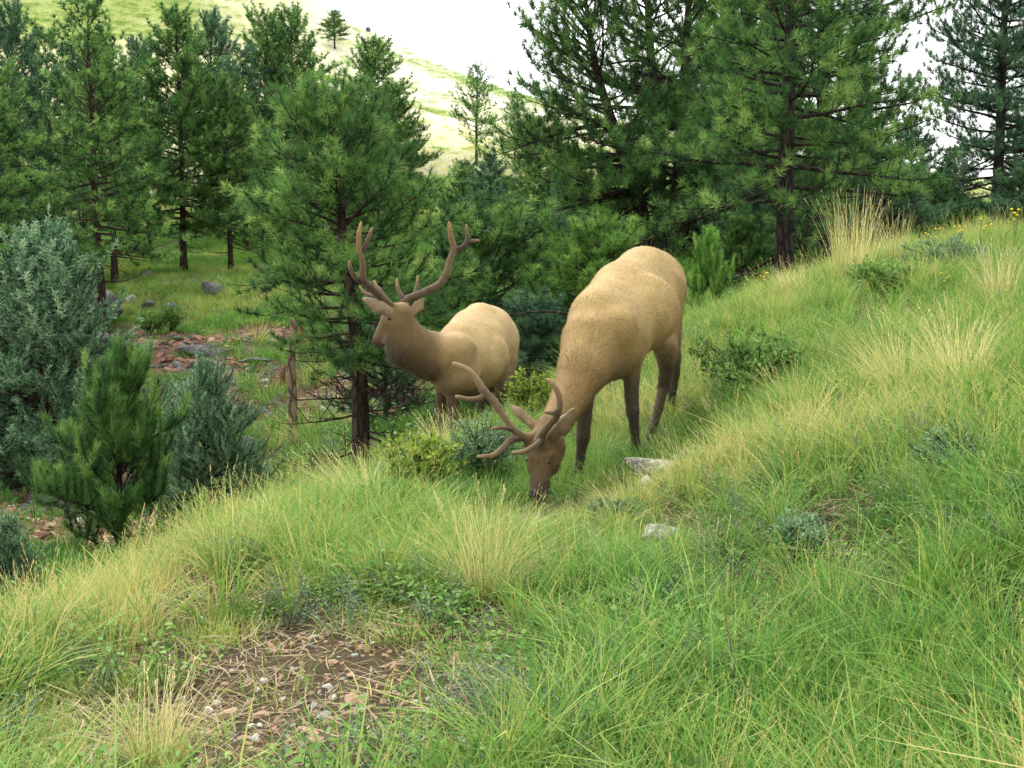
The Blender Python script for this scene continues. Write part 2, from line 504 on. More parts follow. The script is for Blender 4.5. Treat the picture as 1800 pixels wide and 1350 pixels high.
def P3(t): return at(t[0], t[1], t[2])
def elk_body(prims, rear, h=.0125):
    """prims: (kind, a(u,v,Y), ra px, b, rb px, k, colour, extra)"""
    R = []
    for p in prims:
        a, b = P3(p['a']), P3(p['b'])
        R.append(dict(a=a, b=b, ra=p['ra'] * px(p['a'][2]), rb=p['rb'] * px(p['b'][2]), k=p.get('k', .04), c=np.array(p['c'], float),
                      n=None if 'n' not in p else norm(np.array(p['n'], float)), sq=p.get('sq', 1), hair=p.get('hair', 1.0), sub=p.get('sub', False)))
    lo = np.min([np.minimum(r['a'] - r['ra'], r['b'] - r['rb']) for r in R], 0) - .08
    hi = np.max([np.maximum(r['a'] + r['ra'], r['b'] + r['rb']) for r in R], 0) + .08
    dim = np.ceil((hi - lo) / h).astype(int) + 1
    f = np.full(dim, 1.0, np.float32)
    def dist(r, P):
        return sd_cone(P, r['a'], r['b'], r['ra'], r['rb']) if r['n'] is None else sd_flat(P, r['a'], r['b'], r['ra'], r['rb'], r['n'], r['sq'])
    for r in R:
        m = max(r['ra'], r['rb']) + r['k'] + 3 * h
        i0 = np.maximum(((np.minimum(r['a'], r['b']) - m - lo) / h).astype(int), 0)
        i1 = np.minimum(((np.maximum(r['a'], r['b']) + m - lo) / h).astype(int) + 2, dim)
        g = np.stack(np.meshgrid(*[np.arange(i0[d], i1[d]) * h + lo[d] for d in range(3)], indexing='ij'), -1)
        d = dist(r, g).astype(np.float32)
        sl = tuple(slice(i0[q], i1[q]) for q in range(3))
        cur = f[sl]; k = r['k']
        if r['sub']:
            hh = np.clip(.5 - .5 * (cur + d) / k, 0, 1)
            f[sl] = cur * (1 - hh) - d * hh + k * hh * (1 - hh)
        else:
            hh = np.clip(.5 + .5 * (cur - d) / k, 0, 1)
            f[sl] = cur * (1 - hh) + d * hh - k * hh * (1 - hh)
    V, Q = surface_nets(f, h, lo)
    V = smooth_mesh(V, Q, 4)
    rw, rs = np.zeros(len(V)), np.zeros(len(V))
    for r in R:
        w = np.exp(-np.clip(dist(r, V), -.05, 1) / .022); rw += w; rs += w * max(r['ra'], r['rb'])
    mk = np.clip((rs / rw - .085) / .06, 0, 1)[:, None]          # the trunk is smoothed more than limbs and head
    V = V * (1 - mk) + smooth_mesh(V, Q, 160, .6) * mk
    col = np.zeros((len(V), 3)); wt = np.zeros(len(V)); flow = np.zeros((len(V), 3)); hair = np.zeros(len(V))
    for r in R:
        if r['sub']: continue
        w = np.exp(-np.clip(dist(r, V), -.05, 1) / .022)
        col += w[:, None] * r['c']; wt += w; hair += w * r['hair']
        sg = norm(r['b'] - r['a']); flow += w[:, None] * (sg if sg @ rear > 0 else -sg)
    return V, Q, col / wt[:, None], norm(flow), hair / wt

def fur(V, Q, col, flow, hair, n, seed, length=.034, width=.0015):
    g = np.random.default_rng(seed)
    Nn = vert_normals(V, Q)
    A = .5 * np.linalg.norm(np.cross(V[Q[:, 2]] - V[Q[:, 0]], V[Q[:, 3]] - V[Q[:, 1]]), axis=1)
    q = g.choice(len(Q), n, p=A / A.sum())
    w = g.dirichlet((1, 1, 1, 1), n)
    mix = lambda X: (X[Q[q]] * w[..., None]).sum(1)
    p, nn, c, fl = mix(V), norm(mix(Nn)), mix(col), mix(flow)
    hl = (hair[Q[q]] * w).sum(1)
    fl = norm(fl - nn * (fl * nn).sum(1, keepdims=True) + np.array([0, 0, -.25]))
    d = norm(fl + nn * g.uniform(.10, .36, n)[:, None] + g.normal(0, .10, (n, 3)))
    L = length * hl * g.uniform(.6, 1.25, n)
    sd = norm(np.cross(d, nn)) * (width * (1 + .5 * np.clip(hl - 1, 0, 2)))[:, None]
    tip = p + d * L[:, None] - nn * 0
    VV = np.stack([p - sd - nn * .003, p + sd - nn * .003, tip], 1).reshape(-1, 3)
    cc = np.repeat(np.clip(c * g.uniform(.76, 1.2, n)[:, None], 0, 1), 3, 0)
    return mesh_np('coat', VV, [np.arange(3 * n).reshape(-1, 3)], True, Col=np.hstack([cc, np.ones((3 * n, 1))]))

def fur_mat():
    m, nt, out = mat_new('elk coat')
    c = attr(nt, 'Col').outputs['Color']
    n1 = noise(nt, 9, 6, .7); n2 = noise(nt, 110, 3, .6)
    c = mixc(nt, .8, c, ramp(nt, n1, [(.3, (.78, .76, .74)), (.7, (1.15, 1.14, 1.12))]), 'MULTIPLY')
    c = mixc(nt, .8, c, ramp(nt, n2, [(.3, (.88, .88, .88)), (.7, (1.10, 1.09, 1.08))]), 'MULTIPLY')
    p = N(nt, 'ShaderNodeBsdfPrincipled', Roughness=.75); p.inputs['Specular IOR Level'].default_value = .25
    p.inputs['Sheen Weight'].default_value = .06; p.inputs['Sheen Roughness'].default_value = .5
    p.inputs['Sheen Tint'].default_value = (1, .93, .8, 1)
    nt.links.new(c, p.inputs['Base Color'])
    bp = N(nt, 'ShaderNodeBump', Strength=.35, Distance=.01)
    nt.links.new(n2, bp.inputs['Height']); nt.links.new(bp.outputs[0], p.inputs['Normal'])
    nt.links.new(p.outputs[0], out.inputs['Surface'])
    return m
def velvet_mat():
    m, nt, out = mat_new('antler velvet')
    c = attr(nt, 'Col').outputs['Color']
    n2 = noise(nt, 45, 6, .75)
    c = mixc(nt, .8, c, ramp(nt, n2, [(.3, (.65, .65, .65)), (.7, (1.25, 1.2, 1.15))]), 'MULTIPLY')
    p = N(nt, 'ShaderNodeBsdfPrincipled', Roughness=.8); p.inputs['Specular IOR Level'].default_value = .15
    p.inputs['Sheen Weight'].default_value = .15; p.inputs['Sheen Roughness'].default_value = .4
    nt.links.new(c, p.inputs['Base Color'])
    bp = N(nt, 'ShaderNodeBump', Strength=.9, Distance=.012)
    nt.links.new(n2, bp.inputs['Height']); nt.links.new(bp.outputs[0], p.inputs['Normal'])
    nt.links.new(p.outputs[0], out.inputs['Surface'])
    return m
M_FUR, M_VELVET = fur_mat(), velvet_mat()
m_, nt_, out_ = mat_new('elk eye')
p_ = N(nt_, 'ShaderNodeBsdfPrincipled', Roughness=.12); p_.inputs['Base Color'].default_value = (.012, .008, .006, 1)
nt_.links.new(p_.outputs[0], out_.inputs['Surface']); M_EYE = m_

def antler(chains, dark, light):
    mb = MB()
    for ch in chains:
        P = np.array([at(u, v, Y) for u, v, Y, r in ch]); R = np.array([r * px(Y) for u, v, Y, r in ch])
        P2 = catmull(P, 5); R2 = np.interp(np.linspace(0, len(R) - 1, len(P2)), np.arange(len(R)), R)
        R2 = R2 * (1 + .16 * (vnoise(P2, 55) - .5))
        R2[-1] *= .6
        V, F = tube(P2, R2, 9)
        tipness = np.clip((1 - R2 / R2.max()) * 1.6, 0, 1)
        t = np.concatenate([np.repeat(tipness, 9), [tipness[0], tipness[-1]]])
        c = np.array(dark)[None] * (1 - t[:, None]) + np.array(light)[None] * t[:, None]
        mb.add(V, F, Col=np.hstack([c, np.ones((len(c), 1))]))
    return mb.mesh('antler')

def ellipsoid(c, r, n=10):
    t = np.linspace(0, np.pi, n + 1); a = np.linspace(0, 2 * np.pi, 2 * n, endpoint=False)
    V = np.stack([np.sin(t)[:, None] * np.cos(a), np.sin(t)[:, None] * np.sin(a), np.cos(t)[:, None] * np.ones_like(a)], -1).reshape(-1, 3) * r + c
    i = np.arange(n)[:, None] * 2 * n; j = np.arange(2 * n)[None]; k = (j + 1) % (2 * n)
    return V, np.stack([i + j, i + k, i + 2 * n + k, i + 2 * n + j], -1).reshape(-1, 4)

def make_elk(name, label, prims, antlers, eyes, origin, n_fur, seed, vel, rear):
    root = bpy.data.objects.new(name, None); COL.objects.link(root)
    root.location = origin; root.empty_display_size = .3
    tag(root, label, 'elk', 'bull elk on the grassy slope')
    V, Q, col, flow, hair = elk_body(prims, rear)
    body = mesh_np('body', V - origin, [Q], True, Col=np.hstack([col, np.ones((len(V), 1))]))
    link('body', body, M_FUR, root)
    fm = fur(V, Q, col, flow, hair, n_fur, seed)
    fm.transform(__import__('mathutils').Matrix.Translation(-Vector(origin)))
    tag(link('coat', fm, M_FUR, root), kind='stuff')
    for ch, (d, l) in zip(antlers, vel):
        a = antler(ch, d, l); a.transform(__import__('mathutils').Matrix.Translation(-Vector(origin)))
        link('antler', a, M_VELVET, root)
    for (e, r) in eyes:
        Ve, Fe = ellipsoid(P3(e) - origin, r)
        link('eye', mesh_np('eye', Ve, [Fe]), M_EYE, root)
    return root

def C(a, ra, b, rb, c, k=.04, **kw): return dict(a=a, ra=ra, b=b, rb=rb, c=c, k=k, **kw)
TAN, TAN2, GOLD = (.325, .226, .088), (.285, .190, .072), (.335, .236, .096)
NECK, HEAD, LEG, DLEG, BLK = (.22, .138, .053), (.125, .079, .028), (.080, .060, .031), (.052, .040, .022), (.012, .010, .009)
BELLY = (.13, .082, .04)
# ---- grazing elk, head down to the left, rump up the slope
E1 = [
 C((1136,505,9.40),66,(1142,514,9.45),57,TAN,.06),                       # hips
 C((1138,506,9.35),66,(1102,548,8.85),70,TAN,.06),                       # barrel
 C((1102,548,8.85),70,(1068,590,8.38),72,TAN,.06),                       # chest
 C((1130,545,8.74),64,(1122,560,8.62),58,TAN,.018),                     # belly swell
 C((1048,550,8.36),42,(1092,508,8.85),42,TAN,.09),                      # withers ridge
 C((1092,508,8.85),42,(1128,472,9.25),36,TAN,.09),
 C((1050,638,8.16),38,(1078,632,8.4),30,BELLY,.05),                      # brisket
 C((1080,584,8.26),50,(1100,606,8.30),28,TAN2,.02),                     # near shoulder
 C((1160,515,9.22),46,(1166,566,9.12),30,TAN2,.025),                      # near thigh
 C((1166,540,9.65),36,(1178,588,9.68),20,TAN2,.03),                      # far thigh
 C((1040,602,8.22),55,(1024,650,8.06),42,TAN2,.05),                      # neck
 C((1024,650,8.06),42,(1004,695,7.95),31,NECK,.05),
 C((1003,695,7.95),33,(978,742,7.80),27,NECK,.04),
 C((966,752,7.75),25,(955,782,7.68),29,HEAD,.03),                        # skull
 C((955,784,7.68),29,(952,815,7.61),24,HEAD,.03),
 C((972,785,7.70),22,(965,815,7.64),19,HEAD,.02,),                       # cheek
 C((952,815,7.61),22,(949,850,7.54),16,(.10,.064,.026),.02),
 C((949,850,7.54),16,(946,868,7.50),14.5,(.06,.042,.027),.015),
 C((945,870,7.49),13.5,(944,877,7.48),11,BLK,.01),
 C((956,806,7.57),6,(968,801,7.56),6,HEAD,.012),                         # brow over the eye
 C((924,770,7.66),9,(938,772,7.66),12,HEAD,.02), C((950,771,7.58),9,(952,785,7.6),12,HEAD,.02),   # pedicles
 C((938,747,7.78),10,(912,724,7.80),9.5,(.25,.17,.10),.012,n=(.3,-.7,.5),sq=2.6), C((912,724,7.80),9.5,(894,710,7.82),2.5,(.22,.16,.10),.012,n=(.3,-.7,.5),sq=2.6),
 C((972,764,7.60),11,(992,742,7.52),11.5,(.24,.17,.10),.012,n=(.5,-.75,.35),sq=2.6), C((992,742,7.52),11.5,(1010,717,7.48),3,(.24,.18,.11),.012,n=(.5,-.75,.35),sq=2.6),
 # right fore
 C((1045,635,8.25),32,(1031,690,8.22),15,NECK,.03), C((1031,690,8.22),14.5,(1027,735,8.20),12.5,LEG,.015), C((1027,735,8.20),12.5,(1025,767,8.18),12,DLEG,.015),
 C((1025,767,8.18),11.5,(1021,800,8.20),8,DLEG,.012), C((1021,800,8.20),8,(1017,830,8.22),8,DLEG,.012), C((1017,830,8.22),8,(1013,853,8.18),10,BLK,.01),
 # left fore
 C((1106,604,8.40),28,(1110,658,8.42),14.5,BELLY,.03), C((1110,662,8.42),15,(1110,695,8.42),12,LEG,.015), C((1110,695,8.42),12,(1112,722,8.40),11.5,DLEG,.012),
 C((1112,722,8.40),11,(1115,750,8.42),8,DLEG,.012), C((1115,750,8.42),8,(1119,795,8.45),8,DLEG,.012), C((1119,795,8.45),8,(1121,815,8.43),10.5,BLK,.01),
 # left hind, stepping forward
 C((1166,555,9.18),30,(1169,606,9.05),19,TAN2,.03), C((1170,610,9.05),21,(1171,645,9.15),12.5,(.15,.10,.055),.02), C((1171,645,9.15),12.5,(1166,680,9.22),9.5,LEG,.015),
 C((1166,680,9.22),9.5,(1157,720,9.12),7.5,LEG,.012), C((1157,720,9.12),7.5,(1146,757,9.02),6.8,DLEG,.012), C((1146,757,9.02),6.8,(1136,785,8.96),7,DLEG,.012), C((1136,785,8.96),7,(1129,804,8.92),9.5,BLK,.01),
 # right hind, trailing
 C((1178,580,9.68),20,(1184,625,9.70),12,(.17,.115,.06),.03), C((1186,625,9.70),12,(1186,655,9.74),9,LEG,.015), C((1186,655,9.74),9,(1180,705,9.75),7.2,DLEG,.012), C((1180,705,9.75),7.2,(1177,738,9.75),7,DLEG,.012), C((1177,738,9.75),7,(1175,753,9.73),9,BLK,.01),
 C((1197,490,9.62),7,(1197,530,9.65),4.5,GOLD,.012),                     # short tail
]
A1 = [
 [[(930,772,7.66,9),(923,769,7.65,7.5),(904.5,757,7.62,6.5),(890,738,7.62,6.2),(869,707,7.65,7),(852.6,690.5,7.68,8),(840,670,7.72,6.5),(825.6,653,7.76,5.6),(807,643,7.80,5),(795.5,638.7,7.82,3.6)],
  [(856,694,7.68,6.5),(840,701,7.64,5.5),(821,702,7.60,5),(801,697,7.56,4)],
  [(904,757,7.62,5),(890,752.5,7.58,4.5),(877.5,752,7.55,4),(864,754,7.52,2.6)],
  [(919,768,7.65,7),(898,773.5,7.58,6.6),(884,788,7.52,6),(867,800.5,7.46,5),(852,802.5,7.42,4.4),(838,802.6,7.40,2.8)]],
 [[(950,780,7.58,9),(951,768,7.56,8),(958,756,7.52,7),(967,744.5,7.48,7),(979,730,7.42,7.2),(984,713,7.38,6),(982,695,7.36,5.5),(973,676,7.36,5),(960.5,666,7.38,3.4)],
  [(981,722,7.40,5),(971,726,7.36,4.5),(956,724,7.34,2.6)],
  [(951,773,7.55,6.5),(945,780,7.5,6),(933.5,788,7.45,5.2),(917,795,7.40,4.4),(900,796,7.37,2.6)]],
]
V1 = [((.062,.044,.027),(.27,.18,.085))] * 2
make_elk('elk', 'grazing tan elk with its head down in the grass and rump up the slope', E1, A1,
         [((963.5,812,7.556), .018), ((928,808,7.66), .017)], np.array(at(1100, 810, 8.8)), 150000, 3, V1, np.array([.37, .93, -.25]))

# ---- standing elk behind, head turned away to the left
TANB, SHB = (.37, .262, .118), (.30, .205, .088)
NK, NKD, HD = (.150, .096, .036), (.058, .042, .023), (.155, .100, .037)
E2 = [
 C((853,592,13.35),54,(862,600,13.35),50,(.46,.36,.20),.06),
 C((853,592,13.35),54,(832,614,12.80),56,TANB,.06),
 C((832,614,12.80),56,(800,638,12.30),50,TANB,.06),
 C((850,628,12.66),46,(842,640,12.58),44,TANB,.018),                     # belly swell
 C((802,596,12.40),29,(826,577,12.9),30,TANB,.08), C((826,577,12.9),30,(842,558,13.2),26,TANB,.08),
 C((800,626,12.16),42,(814,655,12.14),29,SHB,.02),                      # near shoulder
 C((793,664,12.20),30,(830,672,12.5),28,(.13,.085,.045),.05),            # brisket
 C((872,610,13.25),40,(880,650,13.2),25,TANB,.02),                       # thigh
 C((885,605,13.55),28,(888,650,13.55),18,(.30,.19,.09),.03),
 C((788,632,12.28),46,(760,625,12.18),41,(.21,.137,.057),.05),                       # neck
 C((760,625,12.18),39,(722,604,12.05),34,NK,.05),
 C((722,604,12.05),33,(706,568,12.0),25,NK,.05),
 C((744,634,12.08),26,(706,612,12.0),24,NKD,.05,hair=3.4),               # mane
 C((706,612,12.0),24,(694,594,12.02),18,NKD,.04,hair=2.8),
 C((704,552,11.98),21,(692,562,12.03),21,HD,.03),                        # skull
 C((692,562,12.03),21,(677,582,12.19),15,HD,.03),
 C((690,578,12.08),17,(680,594,12.20),11,HD,.02),                        # jaw
 C((677,582,12.19),14,(667,594,12.32),10.5,(.14,.09,.05),.02),
 C((666,595,12.33),10,(663,599,12.36),8,BLK,.01), C((674,600,12.28),7,(668,603,12.34),6,(.05,.035,.025),.012),
 C((694,540,11.93),8,(698,548,11.95),10,HD,.02), C((711,534,12.05),8,(708,546,12.02),10,HD,.02),
 C((690,551,11.93),10,(664,537,11.85),12,(.30,.215,.13),.012,n=(-.35,-.75,.5),sq=2.4), C((664,537,11.85),12,(640,525,11.8),4,(.27,.20,.13),.012,n=(-.35,-.75,.5),sq=2.4),
 C((722,549,12.10),8,(735,538,12.16),9,(.30,.20,.11),.012,n=(.5,-.8,.2),sq=2.4), C((735,538,12.16),9,(744,526,12.2),3,(.30,.22,.14),.012,n=(.5,-.8,.2),sq=2.4),
 # near fore
 C((802,660,12.2),24,(796,706,12.2),11.5,(.10,.068,.04),.03), C((796,706,12.2),11,(797,742,12.2),8.2,LEG,.012), C((797,742,12.2),8,(795.5,765,12.2),6.2,DLEG,.012), C((795.5,765,12.2),6,(794,795,12.2),4.8,DLEG,.01), C((794,795,12.2),5,(795,811,12.18),7,BLK,.01),
 # far fore
 C((785,660,12.4),22,(776,700,12.45),10,(.09,.06,.035),.03), C((776,700,12.45),9.5,(774,735,12.48),7.2,LEG,.012), C((774,735,12.48),7,(776,790,12.5),5,DLEG,.01), C((776,790,12.5),5,(777,803,12.48),7,BLK,.01),
 # hinds
 C((882,640,13.2),26,(884,675,13.1),15,(.17,.11,.06),.03), C((884,675,13.1),14,(878,712,13.25),8,LEG,.015), C((878,712,13.25),8,(868,745,13.15),6,DLEG,.012), C((868,745,13.15),6,(862,776,13.1),7,BLK,.01),
 C((870,650,13.6),22,(850,690,13.6),11,(.12,.08,.045),.03), C((850,690,13.6),10,(842,725,13.65),7,LEG,.012), C((842,725,13.65),7,(838,778,13.6),6,DLEG,.012),
 C((904,590,13.75),6,(907,635,13.8),4,(.33,.21,.10),.012),
]
A2 = [
 [[(694,543,11.93,8),(689,538,11.92,6.5),(668.5,521,11.85,7),(648,502,11.75,7),(638,490,11.68,6.5),(638,467,11.62,5.6),(634,448.5,11.58,5),(631,436,11.56,4.6),(631,411,11.56,4.4),(635,390,11.58,2.4)],
  [(635,446,11.58,4.4),(644.6,425.6,11.6,4),(650,412,11.62,3.6),(654,400,11.64,2.2)],
  [(640,497,11.7,5),(625,488,11.66,4.6),(616.6,473,11.64,4),(614,458,11.64,2.3)],
  [(684,533,11.92,4.5),(670.5,513,12.0,3.8),(662,503,12.06,3.2),(657,494,12.1,2)],
  [(672,524,11.86,4),(660,521,11.9,3.6),(641.5,515,11.98,3),(632,503,12.02,1.8)]],
 [[(709,540,12.03,8),(712,529,12.05,7),(733,519,12.1,7),(757.7,508.6,12.18,7),(776,496,12.25,7),(785.7,477.5,12.3,6.5),(791,457,12.34,6),(798,438,12.36,6.3),(794,421.5,12.36,5.4),(791,405,12.35,4.2),(789,390,12.34,2.4)],
  [(797,441,12.36,5),(807,437,12.38,4.6),(816,432,12.4,4.6),(822,419,12.42,4.4),(820.5,407,12.42,3.6),(819.5,394.5,12.42,2.3)],
  [(820,427,12.41,4),(826,424.6,12.42,3.6),(835,423.5,12.44,3),(843,422.5,12.46,1.8)],
  [(711,528,12.05,5),(701.6,513,12.12,4.2),(698.5,502,12.16,3.4),(697.5,490,12.2,2)],
  [(727,522,12.08,4.2),(733,502,12.16,3.4),(734.4,484,12.22,2)]],
]
V2 = [((.034,.027,.021),(.27,.165,.07))] * 2
make_elk('elk', 'elk standing with dark brown neck and raised antlers, head turned away behind the grazing one', E2, A2,
         [((684.5,560,11.905), .018)], np.array(at(820, 800, 12.8)), 130000, 8, V2, np.array([.4, .9, -.25]))
# ------------------------------------------------------------------ trees
M_PINE = foliage_mat('pine needles', [(0, (.018, .052, .017)), (.45, (.056, .142, .033)), (.75, (.150, .290, .062)), (1, (.29, .43, .11))], .28)
M_PINE_B = foliage_mat('hazy bluish pine needles', [(0, (.020, .055, .030)), (.5, (.062, .148, .070)), (1, (.18, .31, .14))], .28)  # needle colour lightened to stand in for haze over distant pines
M_PINE_Y = foliage_mat('young pine needles', [(0, (.035, .10, .018)), (.5, (.12, .27, .045)), (1, (.27, .43, .085))], .35)
M_JUN = foliage_mat('juniper sprays', [(0, (.035, .095, .045)), (.5, (.125, .245, .120)), (1, (.31, .44, .25))], .22)
M_BARK = bark_mat('pine bark', (.032, .021, .016), (.095, .056, .038), 9)
M_BARKD = bark_mat('dark bark', (.024, .019, .016), (.065, .047, .036), 10)
M_BARKJ = bark_mat('juniper bark', (.05, .04, .03), (.12, .095, .075), 14)
M_SNAG = bark_mat('dead wood', (.13, .085, .055), (.30, .215, .15), 6)

def needles(pos, dirs, tint, n, length, width, ang, rng, back=.10):
    m = len(pos)
    d = np.repeat(norm(dirs), n, 0); p = np.repeat(pos, n, 0)
    r = rng.normal(0, 1, (m * n, 3)); r = norm(r - d * (r * d).sum(1, keepdims=True))
    a = np.radians(rng.uniform(ang[0], ang[1], m * n))[:, None]
    nd = norm(d * np.cos(a) + r * np.sin(a))
    L = length * rng.uniform(.7, 1.15, (m * n, 1))
    b = p - d * (rng.uniform(0, back, (m * n, 1)))
    sd = norm(np.cross(nd, rng.normal(0, 1, (m * n, 3)))) * width * .5
    tip = b + nd * L - np.array([0, 0, .12]) * L * rng.random((m * n, 1))
    V = np.stack([b - sd, b + sd, tip], 1).reshape(-1, 3)
    t = np.repeat(np.repeat(tint, n) + rng.normal(0, .09, m * n), 3)
    t = t + np.tile([-.08, -.08, .10], m * n)
    return V, np.arange(3 * m * n).reshape(-1, 3), np.clip(t, 0, 1)

def perp_rot(d, ang, az):
    d = d / np.linalg.norm(d)
    h = np.cross(d, [0, 0, 1.0]); h = h / (np.linalg.norm(h) + 1e-6)
    w = np.cross(h, d)
    s = h * math.cos(az) + w * math.sin(az)
    return d * math.cos(ang) + s * math.sin(ang)

def make_tree(seed, H, r0, cb, R, n_limb, prof, elev=(-6, 52), up=.5, tuft_n=24, nlen=.16, nwid=.007, sp=.17, sub_sp=.24,
              dead=0, ang=(25, 78), wob=.02, trunk_path=None, gap=.0, sublen=.42, multi=None, tip_up=.35, back=.10):
    g = np.random.default_rng(seed)
    tk, tp, td, tt = MB(), [], [], []
    stems = multi or [None]
    for path in stems:
        if path is not None:
            T = catmull(np.array(path, float), 8)
        else:
            k = np.linspace(0, 1, 14)
            T = np.stack([np.cumsum(g.normal(0, wob * H / 6, 14)) * k, np.cumsum(g.normal(0, wob * H / 6, 14)) * k, k * H], -1)
            if trunk_path is not None: T = catmull(np.array(trunk_path, float), 6)
        Ht = T[-1, 2]
        kk = np.linspace(0, 1, len(T))
        Rr = r0 * (1 - kk) ** .75 * (1 + .35 * np.exp(-kk * 22)) + .012
        if multi: Rr = Rr * .8
        V, F = tube(T, Rr, 10); tk.add(V, F)
        nl = n_limb if not multi else int(n_limb / len(multi) * 1.1)
        for i in range(nl + dead):
            isdead = i >= nl
            t = cb * (.35 + .75 * g.random()) if isdead else cb + (1 - cb) * ((i + g.random()) / nl) ** .92 * .985
            q = (t - cb) / (1 - cb)
            az = i * 2.39996 + g.normal(0, .35)
            L = R * (prof(max(q, 0)) * g.uniform(.65, 1.15) if not isdead else g.uniform(.3, .75))
            if L < .12: L = .12
            base = np.array([np.interp(t, kk, T[:, c]) for c in range(3)])
            if multi:       # outer stems carry limbs on their outer side mostly
                off = base[:2] - np.array([0, 0])
                if np.linalg.norm(off) > .1 and g.random() < .6: az = math.atan2(off[1], off[0]) + g.normal(0, .8)
            e = math.radians(elev[0] + (elev[1] - elev[0]) * max(q, 0) ** 1.3 + g.normal(0, 7))
            d = np.array([math.cos(az) * math.cos(e), math.sin(az) * math.cos(e), math.sin(e)])
            pts = [base]; dd = d.copy(); n_seg = 7
            for s in range(n_seg):
                dd = norm(dd + np.array([0, 0, up * .12 * (s / n_seg)]) + g.normal(0, .07, 3))
                pts.append(pts[-1] + dd * L / n_seg)
            pts = np.array(pts)
            rr = np.interp(t, kk, Rr)
            lr = min(.5 * rr + .004, .013 * L + .008)
            V, F = tube(pts, np.linspace(lr, .004, len(pts)), 5, cap=False); tk.add(V, F)
            ns = max(2, int(L / sub_sp))
            for j in range(ns + 1):
                s = .25 + .75 * (j + g.random() * .8) / (ns + .4) if j < ns else 1.0
                s = min(s, 1.0)
                fi = s * (len(pts) - 1); i0 = min(int(fi), len(pts) - 2)
                p0 = pts[i0] + (pts[i0 + 1] - pts[i0]) * (fi - i0)
                ld = norm(pts[i0 + 1] - pts[i0])
                if j == ns: sd, SL = ld, .22 + .1 * L
                else:
                    sd = perp_rot(ld, math.radians(g.uniform(35, 70)), (0 if j % 2 else math.pi) + g.normal(0, .5))
                    SL = (sublen * L * (1.15 - s) + .14) * g.uniform(.6, 1.2)
                sd = norm(sd + np.array([0, 0, .22]))
                m = max(2, int(SL / sp) + 1)
                sp_pts = [p0]; cd = sd.copy()
                for w in range(m):
                    cd = norm(cd + np.array([0, 0, tip_up * .35]) + g.normal(0, .12, 3))
                    sp_pts.append(sp_pts[-1] + cd * SL / m)
                sp_pts = np.array(sp_pts)
                V, F = tube(sp_pts, np.linspace(min(lr * .5, .009), .003, len(sp_pts)), 3, cap=False); tk.add(V, F)
                if isdead: continue
                bt = np.clip(g.normal(.48, .25), .02, .98)
                for w in range(1, len(sp_pts)):
                    if s < .4 and g.random() < .35: continue
                    if g.random() < gap: continue
                    tp.append(sp_pts[w]); td.append(norm(sp_pts[w] - sp_pts[w - 1]) + np.array([0, 0, .6]) + g.normal(0, .2, 3))
                    tt.append(bt + g.normal(0, .06))
        tp.append(T[-1]); td.append(np.array([0, 0, 1.0])); tt.append(.7)
    V, F, t = needles(np.array(tp), np.array(td), np.array(tt), tuft_n, nlen, nwid, ang, g, back)
    crown = mesh_np('crown', V, [F], False, tint=t)
    tr = tk.mesh('trunk'); print('tree', seed, len(tp), 'tufts', len(crown.polygons) // 1000, 'k', len(tr.polygons) // 1000, 'k')
    return tr, crown, H

def plant_tree(name, label, proto, u, Y, vtop, wscale=1.0, rot=0.0, group=None, vbase=None, mats=None, sink=.08, cat='tree', tilt=(0, 0)):
    tm, cm, H = proto[:3]
    if Y is None: Y = float(hit(u, vbase, 16)[1])
    p = at(u, 430, Y)
    z = float(ground(p[0], Y)) - sink
    top = at(u, vtop, Y)[2]
    sz = (top - z) / H
    root = bpy.data.objects.new(name, None); COL.objects.link(root)
    root.location = (p[0], Y, z); root.rotation_euler = (tilt[0], tilt[1], rot)
    root.scale = (sz * wscale, sz * wscale, sz)
    tag(root, label, cat, group)
    mb, ml = mats or (M_BARK, M_PINE)
    for nm, me, m in (('trunk', tm, mb), ('crown', cm, ml)):
        if len(me.materials) == 0: me.materials.append(None)
        o = bpy.data.objects.new(nm, me); COL.objects.link(o); o.parent = root
        o.material_slots[0].link = 'OBJECT'; o.material_slots[0].material = m
    return root

pr_round = lambda q: (1 - q) ** .45 * (.6 + .4 * min(1, q / .25))
pr_cone = lambda q: (1 - q) ** .62 * (.75 + .25 * min(1, q / .15)) + .06
pr_ball = lambda q: max(.05, math.sin(math.pi * min(1, .14 + .86 * q))) ** .55
pr_jun = lambda q: (1 - q) ** .55 * (.8 + .2 * min(1, q / .2)) * (.85 + .3 * math.sin(q * 23) ** 2)
pr_open = lambda q: (1 - q) ** .38 * (.66 + .34 * math.sin(q * 19) ** 2)

TALL_A = make_tree(11, 12, .21, .26, 4.3, 112, pr_round, tuft_n=20, nlen=.27, nwid=.034, sp=.22, sub_sp=.24, sublen=.42, dead=9)
TALL_B = make_tree(12, 12, .20, .22, 4.5, 108, pr_open, tuft_n=20, nlen=.27, nwid=.034, sp=.22, sub_sp=.24, sublen=.42, dead=8, gap=.12)
TALL_C = make_tree(13, 12, .19, .18, 4.3, 120, pr_cone, tuft_n=20, nlen=.27, nwid=.034, sp=.22, sub_sp=.24, sublen=.42, dead=6)
TALL_D = make_tree(14, 12, .20, .28, 4.0, 84, pr_open, tuft_n=19, nlen=.26, nwid=.036, sp=.22, sub_sp=.26, sublen=.45, dead=10, gap=.2)
CENTRE = make_tree(21, 5.45, .125, .36, 1.66, 100, pr_round, elev=(-8, 55), ang=(8, 82), back=.07, tuft_n=46, nlen=.15, nwid=.0075, sp=.16, sub_sp=.13, sublen=.5, dead=26,
                   trunk_path=[(0, 0, 0), (.02, 0, 1.2), (-.02, .03, 2.3), (-.16, .05, 3.5), (-.26, 0, 4.6), (-.30, 0, 5.45)])
